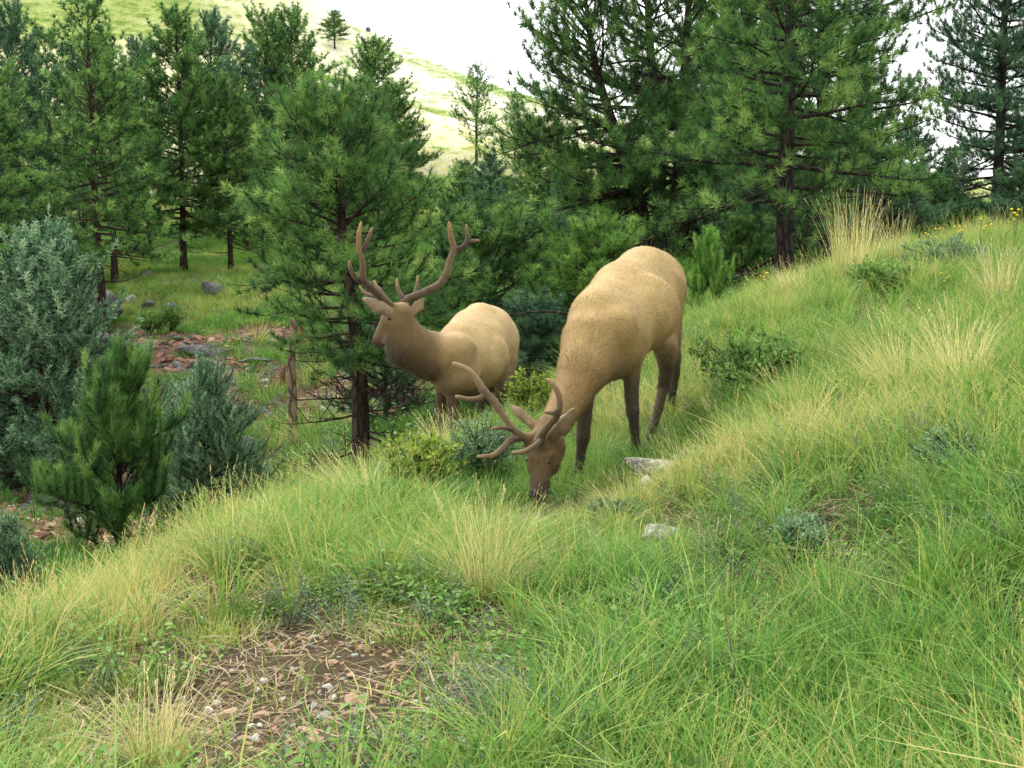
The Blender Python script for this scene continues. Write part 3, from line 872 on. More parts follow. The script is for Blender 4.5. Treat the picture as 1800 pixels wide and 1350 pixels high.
RIGHT_A = make_tree(31, 7.2, .155, .22, 2.5, 112, pr_open, elev=(-10, 45), ang=(8, 82), back=.08, tuft_n=46, nlen=.18, nwid=.010, sp=.21, sub_sp=.18, sublen=.42, dead=12, gap=.12, wob=.015)
RIGHT_B = make_tree(32, 8.0, .17, .20, 2.9, 124, pr_round, elev=(-8, 50), ang=(8, 82), back=.08, tuft_n=46, nlen=.18, nwid=.010, sp=.21, sub_sp=.18, sublen=.42, dead=12, gap=.08, wob=.012)
MULTI = make_tree(41, 6.8, .22, .31, 2.9, 290, pr_open, elev=(-8, 50), ang=(8, 82), back=.08, tuft_n=40, nlen=.19, nwid=.011, sp=.22, sub_sp=.20, sublen=.42, dead=10, gap=.06,
                  multi=[[(-.12, 0, 0), (-.3, .05, .9), (-.75, .1, 2.0), (-1.3, .1, 3.4), (-1.6, .1, 5.0)],
                         [(.02, 0, 0), (.05, .1, 1.0), (.0, .2, 2.4), (-.2, .3, 4.2), (-.3, .3, 6.8)],
                         [(.13, .03, 0), (.35, 0, .9), (.45, -.1, 2.2), (.55, -.1, 4.0), (.75, -.1, 6.4)],
                         [(.2, -.05, 0), (.6, -.1, .9), (1.2, -.2, 2.0), (1.7, -.2, 3.6), (1.9, -.2, 5.4)]])
YOUNG = make_tree(51, 2.2, .045, .05, 1.25, 56, pr_round, elev=(5, 62), back=.07, tuft_n=44, nlen=.14, nwid=.009, sp=.14, sub_sp=.12, sublen=.55, ang=(8, 82))
YOUNG_B = make_tree(52, 2.4, .045, .04, 1.35, 54, pr_cone, elev=(20, 70), tuft_n=36, nlen=.16, nwid=.009, sp=.10, sub_sp=.12, sublen=.5, ang=(18, 55), tip_up=.8)
SPARSE = make_tree(53, 6, .10, .22, 2.2, 48, pr_round, elev=(15, 62), tuft_n=18, nlen=.22, nwid=.025, sp=.19, sub_sp=.24, gap=.15, sublen=.55)
JUN_A = make_tree(61, 4, .13, .04, 2.3, 200, pr_jun, elev=(2, 72), tuft_n=12, nlen=.085, nwid=.024, sp=.09, sub_sp=.13, ang=(10, 85), tip_up=.35, sublen=.4)
JUN_B = make_tree(62, 3, .10, .04, 1.9, 150, pr_jun, elev=(0, 74), tuft_n=12, nlen=.075, nwid=.020, sp=.08, sub_sp=.12, ang=(10, 85), tip_up=.35, sublen=.42)

G_FAR = 'pines on the opposite bank'
T = plant_tree
# near the brow
T('pine_tree', 'bushy green pine right behind the standing elk, bare lower branches on a single trunk', CENTRE, 628, 18, 186, 1.0, .0)
T('pine_tree', 'broad pine with several trunks fanning from one base above the grazing elk', MULTI, 1155, 30, -270, .80, 0.0, mats=(M_BARKD, M_PINE))
T('pine_tree', 'tall open pine with the thickest dark trunk rising beside the grazing elk rump', RIGHT_A, 1378, 20, -330, .9, .6, mats=(M_BARKD, M_PINE))
T('pine_tree', 'tall slender pine just right of the thickest dark trunk, bright sky at its right edge', RIGHT_B, 1448, 24, -400, .76, 2.2, mats=(M_BARKD, M_PINE), tilt=(0, .03))
T('pine_tree', 'small dark pine trunk squeezed between the two tall pines right of the grazing elk', SPARSE, 1416, 22, 150, .9, 1.2, mats=(M_BARKD, M_PINE))
T('pine_tree', 'dark dense pine at the right edge of the picture beyond the patch of sky', RIGHT_B, 1750, 30, -230, .74, 1.0, mats=(M_BARKD, M_PINE_B))
T('pine_tree', 'dark pine partly cut off by the right edge of the frame', RIGHT_A, 1850, 33, -200, .9, 4.0, mats=(M_BARKD, M_PINE_B))
T('pine_tree', 'mid green pine in the gap of sky, lower than its neighbours', TALL_C, 1600, 44, 208, 1.0, 2.0, mats=(M_BARKD, M_PINE_B))
T('pine_tree', 'pale bluish pine filling the space under the gap of sky', TALL_A, 1530, 38, 250, 1.2, 5.0, mats=(M_BARKD, M_PINE_B))
T('pine_tree', 'pine showing between the many-stemmed pine and the thickest dark trunk', TALL_B, 1265, 42, -20, 1.1, 3.0, mats=(M_BARKD, M_PINE))
T('pine_tree', 'dark low pine in the shade directly behind the tuft of tall grass on the brow', TALL_C, 1660, 36, 300, 1.3, .4, mats=(M_BARKD, M_PINE_B))
T('pine_tree', 'dark pine standing behind the thickest dark trunk, to its left', TALL_C, 1325, 46, 120, 1.25, .9, mats=(M_BARKD, M_PINE_B))
T('pine_tree', 'dark pine behind the slender pine, low limbs reaching right', TALL_C, 1490, 48, 140, 1.3, 2.9, mats=(M_BARKD, M_PINE))
T('pine_tree', 'small full pine close behind the brow between the slender pine and the sky gap', YOUNG, 1555, 27, 300, 1.3, 2.0, mats=(M_BARKD, M_PINE_B))
T('pine_tree', 'small full pine on the brow between the sky gap and the right edge', YOUNG, 1640, 30, 330, 1.3, 4.0, mats=(M_BARKD, M_PINE))
T('pine_tree', 'small full pine low behind the right edge of the brow', YOUNG, 1790, 28, 310, 1.2, 5.1, mats=(M_BARKD, M_PINE_B))
T('pine_tree', 'low spreading pine under the limbs of the many-stemmed pine, right side', YOUNG, 1225, 33, 330, 1.3, .2, mats=(M_BARKD, M_PINE_B))
T('pine_tree', 'low spreading pine under the limbs of the many-stemmed pine, left side', YOUNG, 1010, 36, 330, 1.4, 1.2, mats=(M_BARKD, M_PINE_B))
T('pine_tree', 'small full pine behind the foot of the thickest dark trunk, left side', YOUNG, 1330, 27, 330, 1.25, 2.7, mats=(M_BARKD, M_PINE_B))
T('pine_tree', 'small full pine filling the gap between the thickest and the slender trunk', YOUNG, 1415, 30, 315, 1.2, 1.1, mats=(M_BARKD, M_PINE))
T('pine_tree', 'small full pine right of the slender trunk behind the tallest tan grass', YOUNG, 1500, 31, 290, 1.2, 3.9, mats=(M_BARKD, M_PINE))
T('pine_tree', 'low pine below the right side of the sky gap, beside the dark dense pine', TALL_C, 1672, 48, 262, 1.3, 3.6, mats=(M_BARKD, M_PINE_B))
T('pine_tree', 'pine showing low between the dark dense one and the right edge of the frame', TALL_B, 1800, 46, 215, 1.3, .8, mats=(M_BARKD, M_PINE_B))
# young pines below the broad pine
GY = 'young pines between the two elk'
T('young_pine', 'rounded bright young pine just right of the standing elk antlers', YOUNG, 868, 21, 398, 1.25, .3, GY, mats=(M_BARKD, M_PINE))
T('young_pine', 'bright green young pine whose top meets the back of the grazing elk', YOUNG, 1050, 20, 410, 1.3, 1.7, GY, mats=(M_BARKD, M_PINE_Y))
T('young_pine', 'low shaded young pine at the hips of the standing elk', YOUNG, 945, 19, 540, 1.4, 4.1, GY, mats=(M_BARKD, M_PINE_B))
T('young_pine', 'dark young pine in the hollow between the two bright ones', YOUNG_B, 955, 26, 420, .8, 2.5, GY, mats=(M_BARKD, M_PINE))
T('young_pine', 'soft bright sapling touching the rump of the grazing elk', YOUNG_B, 1247, 16.5, 430, .55, 1.2, GY, mats=(M_BARKD, M_PINE_Y))
T('young_pine', 'low bushy pine behind the rump, left of the thickest dark trunk', YOUNG, 1305, 23, 395, 1.0, 3.3, GY, mats=(M_BARKD, M_PINE))
T('young_pine', 'leafy low pine just above the rump, left of the bright sapling', YOUNG, 1240, 26, 420, .9, 5.3, GY, mats=(M_BARKD, M_PINE))
# middle, on the foot of the far hill
T('pine_tree', 'bluish small pine standing above the bright young pine, left of the broad pine', TALL_C, 862, 50, 275, 1.1, .5, mats=(M_BARKD, M_PINE_B))
T('pine_tree', 'thin sparse pine standing alone against the pale hill', SPARSE, 838, None, 122, .95, .4, mats=(M_BARKD, M_PINE), vbase=290)
T('pine_tree', 'crooked sparse pine between the lone thin pine and the broad pine', SPARSE, 905, None, 170, .9, 3.4, mats=(M_BARKD, M_PINE), vbase=290)
T('pine_tree', 'rounded pine below the lone thin pine', TALL_A, 815, 55, 290, 1.0, 2.2, mats=(M_BARKD, M_PINE))
T('pine_tree', 'dark pine low behind the standing elk back', TALL_B, 985, 46, 330, 1.2, 1.9, mats=(M_BARKD, M_PINE_B))
T('pine_tree', 'pine half hidden behind the left limbs of the broad pine', TALL_A, 950, 52, 215, 1.1, 3.9, mats=(M_BARKD, M_PINE))
# opposite bank, left
T('pine_tree', 'tall leaning pine with reddish bare trunk at the rocky outcrop', TALL_D, 178, 48, 22, 0.86, .2, G_FAR, tilt=(0, -.02))
T('pine_tree', 'tall pine with a straight dark trunk standing alone in the grass above the rocks', TALL_C, 322, 62, 28, 0.88, 1.1, G_FAR)
T('pine_tree', 'shorter pine with a bare trunk, next right of the lone straight trunk', TALL_B, 405, 62, 150, 0.90, 2.3, G_FAR)
T('pine_tree', 'tall round topped pine at the far left edge', TALL_C, 40, 60, 20, 0.69, 3.2, G_FAR, mats=(M_BARK, M_PINE_B))
T('pine_tree', 'dark trunked pine close behind the leaning one', TALL_A, 200, 58, 95, 0.86, 4.2, G_FAR)
T('pine_tree', 'pine with dark trunk seen behind the leaning pine, to its left', TALL_B, 150, 74, 90, 0.86, 5.0, G_FAR, mats=(M_BARK, M_PINE_B))
T('pine_tree', 'far pine rising behind the lone straight trunk, small pointed top', TALL_A, 374, 82, 38, 0.73, 1.4, G_FAR, mats=(M_BARK, M_PINE_B))
T('pine_tree', 'far pine with thin trunk left of the double topped pair', TALL_D, 432, 78, 95, 0.86, 2.8, G_FAR, mats=(M_BARK, M_PINE_B))
T('pine_tree', 'left of the double topped pair of far pines', TALL_B, 472, 80, 34, 0.77, .9, G_FAR)
T('pine_tree', 'right of the double topped pair of far pines, the higher one', TALL_C, 523, 80, 28, 0.82, 3.0, G_FAR)
T('pine_tree', 'round headed far pine against the pale hill, rightmost on the opposite bank', TALL_A, 655, 82, 80, 0.95, 2.0, G_FAR)
T('pine_tree', 'far pine tucked between the round headed pine and the bushy pine', TALL_C, 690, 76, 160, 0.99, 4.4, G_FAR)
T('pine_tree', 'small dark far pine between the leaning pine and the lone straight one', TALL_A, 247, 88, 82, 0.77, .7, G_FAR, mats=(M_BARK, M_PINE_B))
T('pine_tree', 'dark broad pine low at the far left edge above the junipers', TALL_B, -15, 44, 130, 1.07, 1.3, G_FAR, mats=(M_BARKD, M_PINE))
T('pine_tree', 'far pine of middling height, just left of the bushy pine', TALL_B, 462, 66, 225, 0.77, 5.5, G_FAR)
T('pine_tree', 'dim pine behind the bushy pine, its trunk showing through the branches', TALL_A, 600, 56, 230, 0.86, 1.5, G_FAR, mats=(M_BARKD, M_PINE))
T('pine_tree', 'low dim pine between the leaning trunk and the lone straight trunk', TALL_D, 262, 70, 190, 0.95, 1.9, G_FAR)
T('pine_tree', 'far pine to the left of the leaning pine, thin forked top', TALL_D, 92, 64, 68, 0.82, 2.9, G_FAR)
T('pine_tree', 'tiny far tree on the skyline of the pale hill', TALL_A, 593, 205, 20, 1.5, 2.2)
# junipers and young trees in the gully
T('juniper', 'juniper at the far left edge half hidden by the largest one', JUN_B, -25, 30, 520, 1.3, 5.6, 'blue green junipers in the gully', mats=(M_BARKJ, M_JUN))
T('juniper', 'dark juniper behind the pale rounded one, to its right', JUN_B, 430, 24, 800, .8, 2.6, 'blue green junipers in the gully', mats=(M_BARKJ, M_JUN))
GJ = 'blue green junipers in the gully'
T('juniper', 'grey green juniper highest on the bank at the left, dark stem showing', JUN_A, 78, None, 322, .8, .4, GJ, mats=(M_BARKJ, M_JUN), vbase=510)
T('juniper', 'largest blue green juniper, filling the left edge', JUN_A, 68, 27, 440, 1.02, 2.2, GJ, mats=(M_BARKJ, M_JUN), tilt=(0, -.06))
T('juniper', 'rounded pale juniper beside the dark young pine in the gully', JUN_B, 345, 22, 668, .80, 1.0, GJ, mats=(M_BARKJ, M_JUN), tilt=(0, .10))
T('juniper', 'juniper filling the hollow behind the largest one, right of it', JUN_B, 120, 30, 610, .8, 3.0, GJ, mats=(M_BARKJ, M_JUN))
T('juniper', 'low juniper at the left edge just above the grassy brow', JUN_B, -10, 14, 925, .9, 4.0, GJ, mats=(M_BARKJ, M_JUN))
T('young_pine', 'dark feathery young pine in front of the junipers, lower left', YOUNG_B, 190, 18, 655, .84, .8, mats=(M_BARKD, M_PINE), tilt=(0, .05))
T('young_pine', 'small shaded pine right of the pale juniper', YOUNG, 560, 22, 800, 1.0, 2.8, mats=(M_BARKD, M_PINE))
T('young_pine', 'dim low pine right of the bushy pine trunk, in front of the standing elk chest', YOUNG, 675, 25, 545, .9, 1.8, mats=(M_BARKD, M_PINE_B))
# ------------------------------------------------------------------ grass and herbs
def blades(rng, n, spread, h, w, bend, lean=(0, 0), segs=3, tint=(.3, .7), azc=None, fan=1.0):
    b = rng.normal(0, 1, (n, 2)); b = b / (np.linalg.norm(b, axis=1, keepdims=True) + 1e-6) * spread * np.sqrt(rng.random((n, 1)))
    az = np.arctan2(b[:, 1], b[:, 0]) + rng.normal(0, .7, n)
    H = rng.uniform(h[0], h[1], n); B = rng.uniform(bend[0], bend[1], n) * H * fan
    tl = np.linspace(0, 1, segs + 1)
    off = B[:, None] * tl ** 1.8
    X = b[:, 0, None] + np.cos(az)[:, None] * off + lean[0] * H[:, None] * tl
    Yy = b[:, 1, None] + np.sin(az)[:, None] * off + lean[1] * H[:, None] * tl
    Z = H[:, None] * (tl - .32 * (B / H)[:, None] * tl ** 2.2) - .02
    ctr = np.stack([X, Yy, Z], -1)
    a2 = az + np.pi / 2 + rng.normal(0, .6, n)
    sd = np.stack([np.cos(a2), np.sin(a2), np.zeros(n)], -1)
    wd = (w * rng.uniform(.6, 1.2, n))[:, None] * np.array([.75, 1.0, .8, .12] if segs == 3 else np.linspace(1, .15, segs + 1))[None] * .5
    V = np.stack([ctr - sd[:, None] * wd[..., None], ctr + sd[:, None] * wd[..., None]], 2).reshape(-1, 3)
    k = np.arange(n)[:, None] * (segs + 1) * 2; j = np.arange(segs)[None] * 2
    F = np.stack([k + j, k + j + 1, k + j + 3, k + j + 2], -1).reshape(-1, 4)
    t = rng.uniform(tint[0], tint[1], n)
    tt = np.repeat(t[:, None] + (tl * .12)[None], 2, axis=1).reshape(n, segs + 1, 2) if False else np.repeat((t[:, None] + tl[None] * .12)[..., None], 2, -1)
    return V, F, np.clip(tt.reshape(-1), 0, 1)

def stalks(rng, n, spread, h, w, tint, bend=(.1, .5), seed_len=.12, lean=(0, 0)):
    V, F, t = blades(rng, n, spread, h, w, bend, lean, 4, tint)
    mb = MB(); mb.add(V, F, tint=t)
    tips = V.reshape(n, 5, 2, 3).mean(2)
    for i in range(n):                       # seed heads: small spikelets along the last stretch
        d = norm(tips[i, 4] - tips[i, 3]); L = seed_len * rng.uniform(.6, 1.3)
        for q in range(14):
            p = tips[i, 4] - d * L * q / 14
            s = norm(rng.normal(0, 1, 3)) * .0042 * (1.2 - q / 20)
            e = p + norm(d + rng.normal(0, .3, 3)) * .014
            mb.add([p - s * .5, p + s * .5, e], np.array([[0, 1, 2]]), tint=min(1, tint[1] + .1))
    return mb

def leaf_quad(p, d, nrm, L, W):
    s = np.cross(d, nrm); s = s / (np.linalg.norm(s) + 1e-6) * W * .5
    u = nrm * L * .12
    return [p, p + d * L * .45 + s + u, p + d * L, p + d * L * .45 - s + u], np.array([[0, 1, 2, 3]])

def forb(rng, n_stem, h, leafL, leafW, nl, tint, spread=.06):
    mb = MB()
    for i in range(n_stem):
        az = rng.random() * 6.283; H = rng.uniform(*h)
        b = np.array([math.cos(az), math.sin(az), 0]) * spread * rng.random()
        d = norm(np.array([math.cos(az) * .45, math.sin(az) * .45, 1]))
        P = np.array([b, b + d * H * .5, b + d * H + np.array([math.cos(az), math.sin(az), 0]) * H * .12])
        V, F = tube(P, [.0022, .0018, .001], 3, cap=False); mb.add(V, F, tint=tint[0])
        for j in range(nl):
            s = (j + 1) / nl; p = P[0] + (P[2] - P[0]) * s
            a = j * 2.4 + rng.random()
            ld = norm(np.array([math.cos(a), math.sin(a), rng.uniform(.1, .7)]))
            V, F = leaf_quad(p, ld, norm(np.array([0, 0, 1.0]) + rng.normal(0, .3, 3)), leafL * rng.uniform(.6, 1.2), leafW * rng.uniform(.7, 1.2))
            mb.add(V, F, tint=rng.uniform(*tint))
    return mb

GR = np.random.default_rng(77)
M_GRASS = instanced_mat('grass', [(0, (.018, .058, .008)), (.34, (.082, .215, .030)), (.60, (.175, .335, .055)), (.80, (.40, .40, .11)), (1, (.60, .49, .21))], .34)
M_HERB = instanced_mat('herb leaves', [(0, (.045, .125, .02)), (.5, (.13, .27, .045)), (1, (.28, .40, .11))], .35)
M_SAGE = instanced_mat('grey green sprigs', [(0, (.07, .12, .075)), (.5, (.15, .22, .13)), (1, (.26, .33, .20))], .3)
M_LIT = instanced_mat('dead straw', [(0, (.06, .045, .027)), (.5, (.15, .11, .06)), (1, (.32, .25, .14))], .1)
SRC = bpy.data.collections.new('grass sources')     # held only as instance sources
def src(mb_or, m, nm='grass_tuft'):
    if isinstance(mb_or, tuple): me = mesh_np(nm, mb_or[0], [mb_or[1]], True, tint=mb_or[2])
    else: me = mb_or.mesh(nm)
    me.materials.append(m)
    o = bpy.data.objects.new('%s_%02d' % (nm, len(SRC.objects)), me)
    SRC.objects.link(o)
for k in range(3): src(blades(GR, 26, .08, (.07, .20), .0052, (.2, 1.0), tint=(.0, .8)), M_GRASS)                         # 0-2 short green
for k in range(3): src(blades(GR, 24, .045, (.20, .40), .0060, (.4, 1.3), tint=(.0, .8)), M_GRASS)                        # 3-5 arching green
for k in range(2): src(stalks(GR, 7, .08, (.28, .50), .0026, (.7, 1.0)), M_GRASS)                                         # 6-7 straw stalks
src(blades(GR, 60, .07, (.18, .40), .0040, (.15, .9), tint=(.45, 1.0)), M_GRASS)                                           # 8 dry tuft
src(forb(GR, 7, (.07, .17), .034, .020, 7, (.1, .9)), M_HERB); src(forb(GR, 6, (.10, .22), .040, .016, 9, (.1, .9)), M_HERB)  # 9-10 herbs
src(forb(GR, 9, (.10, .22), .030, .007, 22, (.1, .9)), M_SAGE)                                                            # 11 grey sprigs
src(blades(GR, 130, .42, (.08, .22), .011, (.2, 1.0), tint=(.0, .7), segs=3), M_GRASS)                                     # 12 far patch
src(blades(GR, 110, .40, (.12, .30), .011, (.2, .9), tint=(.35, 1.0), segs=3), M_GRASS)                                    # 13 far dry patch
src(blades(GR, 26, .12, (.04, .13), .004, (.3, 1.2), tint=(.3, .9)), M_GRASS)                                             # 14 low sparse
def litter():
    V, F, t = blades(GR, 22, .16, (.05, .16), .0045, (.1, .3), tint=(.75, 1.0), segs=3)
    V = V.copy(); h = V[:, 2].copy(); a = np.repeat(GR.random(22) * 6.283, 8)
    V[:, 0] += h * np.cos(a) * .9; V[:, 1] += h * np.sin(a) * .9; V[:, 2] = .004 + h * .12
    return V, F, t
src(litter(), M_LIT); src(litter(), M_LIT)          # 15-16 dead straw lying on the soil

def scatter(name, pts, idx, scl, rot, itint):
    me = bpy.data.meshes.new(name)
    n = len(pts); me.vertices.add(n); me.vertices.foreach_set('co', np.asarray(pts, np.float32).ravel())
    a = me.attributes.new('idx', 'INT', 'POINT'); a.data.foreach_set('value', np.asarray(idx, np.int32))
    for k, vv in (('scl', scl), ('itint', itint)):
        a = me.attributes.new(k, 'FLOAT', 'POINT'); a.data.foreach_set('value', np.asarray(vv, np.float32))
    a = me.attributes.new('rot', 'FLOAT_VECTOR', 'POINT'); a.data.foreach_set('vector', np.asarray(rot, np.float32).ravel())
    o = bpy.data.objects.new(name, me); COL.objects.link(o)
    ng = bpy.data.node_groups.new(name, 'GeometryNodeTree')
    ng.interface.new_socket('Geometry', in_out='INPUT', socket_type='NodeSocketGeometry')
    ng.interface.new_socket('Geometry', in_out='OUTPUT', socket_type='NodeSocketGeometry')
    gi, go = ng.nodes.new('NodeGroupInput'), ng.nodes.new('NodeGroupOutput')
    ip = ng.nodes.new('GeometryNodeInstanceOnPoints')
    ci = ng.nodes.new('GeometryNodeCollectionInfo'); ci.inputs['Collection'].default_value = SRC
    ci.inputs['Separate Children'].default_value = True; ci.inputs['Reset Children'].default_value = True
    def na(nm, typ):
        x = ng.nodes.new('GeometryNodeInputNamedAttribute'); x.data_type = typ; x.inputs['Name'].default_value = nm
        return x.outputs['Attribute']
    L = ng.links.new
    L(gi.outputs[0], ip.inputs['Points']); L(ci.outputs[0], ip.inputs['Instance'])
    ip.inputs['Pick Instance'].default_value = True
    L(na('idx', 'INT'), ip.inputs['Instance Index'])
    L(na('rot', 'FLOAT_VECTOR'), ip.inputs['Rotation']); L(na('scl', 'FLOAT'), ip.inputs['Scale'])
    L(ip.outputs[0], go.inputs[0])
    md = o.modifiers.new('scatter', 'NODES'); md.node_group = ng
    tag(o, kind='stuff')
    return o

BU = np.array([-900, 0, 200, 400, 620, 800, 900, 1000, 1200, 1380, 1600, 1800, 2700]); BY = np.array([4, 5.2, 6.0, 7.3, 10, 12.5, 13.5, 13.8, 14, 14.5, 15, 15, 15.5])
def brow_y(x, Y): return np.interp(900 + x / Y * F_PX, BU, BY)
BARE = [(hit(480, 1225), .66), (hit(400, 1275), .6), (hit(580, 1280), .55), (hit(480, 1310), .6), (hit(600, 1225), .4), (hit(385, 1060), .20), (hit(960, 1020), .22), (hit(560, 1150), .22)]
def bare(x, y):
    b = np.zeros_like(x)
    for c, r in BARE: b = np.maximum(b, np.clip(1.5 - np.hypot((x - c[0]), (y - c[1]) * .8) / r, 0, 1))
    return b

def near_field(n, rng, y0=1.6):
    Y = np.sqrt(rng.uniform(y0 ** 2, 17.5 ** 2, n * 2)); x = rng.uniform(-1, 1, n * 2) * (Y * .43 + .7)
    Y = np.where(rng.random(n * 2) < .35, rng.uniform(y0, 9, n * 2), Y)
    x = rng.uniform(-1, 1, n * 2) * (Y * .43 + .7)
    ok = Y < brow_y(x, Y) + 1.2
    return x[ok], Y[ok]
def place_near():
    g = GR
    x, Y = near_field(17500, g)
    P = np.stack([x, Y, 0 * x], -1)
    pat = fbm(P, .55, 3, 40); pat2 = fbm(P, 1.4, 3, 44); pat3 = fbm(P, .9, 2, 48)
    b = bare(x, Y)
    keep = g.random(len(x)) > b * .96
    keep &= g.random(len(x)) < np.clip(.26 + (pat2 - .38) * 5.0, .16, 1)
    r = g.random(len(x))
    idx = np.where(r < .28, g.integers(0, 3, len(x)), np.where(r < .74, g.integers(3, 6, len(x)), np.where(r < .87, 8, np.where(r < .96, g.integers(6, 8, len(x)), np.where(r < .985, g.integers(9, 11, len(x)), 11)))))
    dryband = np.clip((Y / brow_y(x, Y) - .72) * 3.2, 0, 1) * .75 + np.clip((pat - .52) * 4, 0, .6)
    m = (g.random(len(x)) < dryband * .42) & (idx < 6)
    idx = np.where(m, np.where(g.random(len(x)) < .55, 8, g.integers(6, 8, len(x))), idx)
    m = (pat3 > .52) & (g.random(len(x)) < .22)
    idx = np.where(m, g.integers(9, 12, len(x)), idx)
    idx = np.where((b > .25) & (idx < 9), 14, idx)
    # keep the sight of the heads and stones: shorter grass round them
    scl = g.uniform(.65, 1.2, len(x)) * np.clip(.70 + .9 * (pat - .3), .65, 1.15)
    z = ground(x, Y)
    rot = np.stack([g.normal(-.05, .15, len(x)), g.normal(-.12, .15, len(x)), g.uniform(0, 6.283, len(x))], -1)
    it = np.clip(g.normal(.35, .2, len(x)) + (pat - .5) * 1.0 + dryband * .22, 0, 1)
    z0 = np.array([[945, 880, 7.4], [950, 905, 7.1], [930, 905, 7.15], [945, 935, 6.8], [1100, 870, 7.4], [1160, 880, 7.2], [1210, 870, 7.4], [1160, 980, 5.7], [1130, 960, 5.8]])
    for u, v, yy in z0:
        c = at(u, v, yy); dd = np.hypot(x - c[0], (Y - c[1]) * .7)
        scl *= 1 - .40 * np.exp(-(dd / .40) ** 2)
    k = keep
    scatter('grass', np.stack([x, Y, z], -1)[k], idx[k], scl[k], rot[k], it[k])
    print('near grass', k.sum())
    x, Y = near_field(2000, g); n = len(x)
    scatter('dead_straw', np.stack([x, Y, ground(x, Y)], -1), g.integers(15, 17, n), g.uniform(.7, 1.4, n), np.stack([g.normal(0, .1, n), g.normal(-.1, .1, n), g.uniform(0, 6.28, n)], -1), np.clip(g.normal(.5, .25, n), 0, 1))
def place_far():
    g = np.random.default_rng(91)
    n = 23000
    lY = g.uniform(math.log(13), math.log(100), n); Y = np.exp(lY); Y = np.where(g.random(n) < .35, g.uniform(25, 90, n), Y)
    x = g.uniform(-1, 1, n) * (Y * .43 + 1)
    P = np.stack([x, Y, 0 * x], -1)
    red = (fbm(P, .42, 4, 21) - .44) * 9 * np.exp(-(((Y - 33) / 13) ** 2)) * np.exp(-(((x + 7) / 9) ** 2)) * 1.6
    db = np.exp(-(((Y - 21.5) / 4.2) ** 2)) * np.exp(-(((x + 7.8) / 3.2) ** 2)) * (fbm(P, .8, 3, 5) - .18) * 6
    keep = (Y > brow_y(x, Y) + .8) & (g.random(n) > np.clip(np.maximum(np.maximum(red, db), np.maximum(band(x, Y) * 1.2, raw_bank(x, Y))), 0, .95))
    n1 = fbm(P, .12, 4, 2)
    idx = np.where(g.random(n) < .10 + np.clip((n1 - .5) * 4, 0, .6), 13, 12)
    scl = g.uniform(.6, 1.25, n) * (1 + Y / 160)
    z = ground(x, Y)
    rot = np.stack([g.normal(0, .12, n), g.normal(0, .12, n), g.uniform(0, 6.283, n)], -1)
    it = np.clip(g.normal(.10, .2, n) + (n1 - .5) * 1.5 + np.clip((Y - 60) / 100, 0, .3), 0, 1)
    scatter('bank_grass', np.stack([x, Y, z], -1)[keep], idx[keep], scl[keep], rot[keep], it[keep])
    # far hill: sparse tufts in bands
    n = 16000
    Y = g.uniform(90, 232, n); x = g.uniform(-1, .55, n) * (Y * .43)
    P2 = np.stack([x * .35, Y, 0 * x], -1)
    n2 = fbm(P2, .07, 5, 31)
    keep = g.random(n) < np.clip(.9 - (n2 - .36) * 5, .12, 1)
    idx = np.where(n2 > .5, 13, 12); z = ground(x, Y)
    rot = np.stack([g.normal(0, .1, n), g.normal(0, .1, n), g.uniform(0, 6.283, n)], -1)
    it = np.clip(g.normal(.72, .14, n) + (n2 - .45) * 1.6, 0, 1)
    scatter('hill_grass', np.stack([x, Y, z], -1)[keep], idx[keep], g.uniform(1.0, 2.0, n)[keep], rot[keep], it[keep])
    n = 2600
    Y = np.exp(g.uniform(math.log(17), math.log(62), n)); x = g.uniform(-1, .35, n) * (Y * .43 + 1); P = np.stack([x, Y, 0 * x], -1)
    k = (g.random(n) < np.clip((fbm(P, .22, 3, 60) - .40) * 5, .04, 1)) & (Y > brow_y(x, Y) + 1.5) & (raw_bank(x, Y) < .3); x, Y = x[k], Y[k]; n = len(x)
    scatter('bank_brush', np.stack([x, Y, ground(x, Y)], -1), g.choice([10, 11, 8, 9], n), g.uniform(1.4, 3.6, n), np.stack([g.normal(0, .2, n), g.normal(0, .2, n), g.uniform(0, 6.28, n)], -1), np.clip(g.normal(.35, .3, n), 0, 1))
place_near(); place_far()
# ------------------------------------------------------------------ rocks, stones, shrubs, tufts, dead wood, flowers
M_ROCKG = rock_mat('grey lichen rock', (.055, .055, .056), (.125, .122, .115), (.27, .27, .25), 3.0, .55)
M_ROCKN = rock_mat('pale lichen rock', (.15, .145, .11), (.27, .265, .21), (.46, .48, .38), 11, .50)
M_WHITE = rock_mat('white quartz', (.60, .57, .52), (.70, .68, .63), (.50, .45, .38), 14, .62)
M_PINK = rock_mat('pinkish sandstone', (.40, .25, .16), (.52, .35, .23), (.33, .23, .17), 12, .58)
M_GREYS = rock_mat('grey slab', (.36, .36, .33), (.50, .50, .46), (.27, .27, .25), 14, .58)
M_REDR = rock_mat('red earth rock', (.17, .085, .055), (.27, .145, .095), (.11, .08, .07), 3, .55)

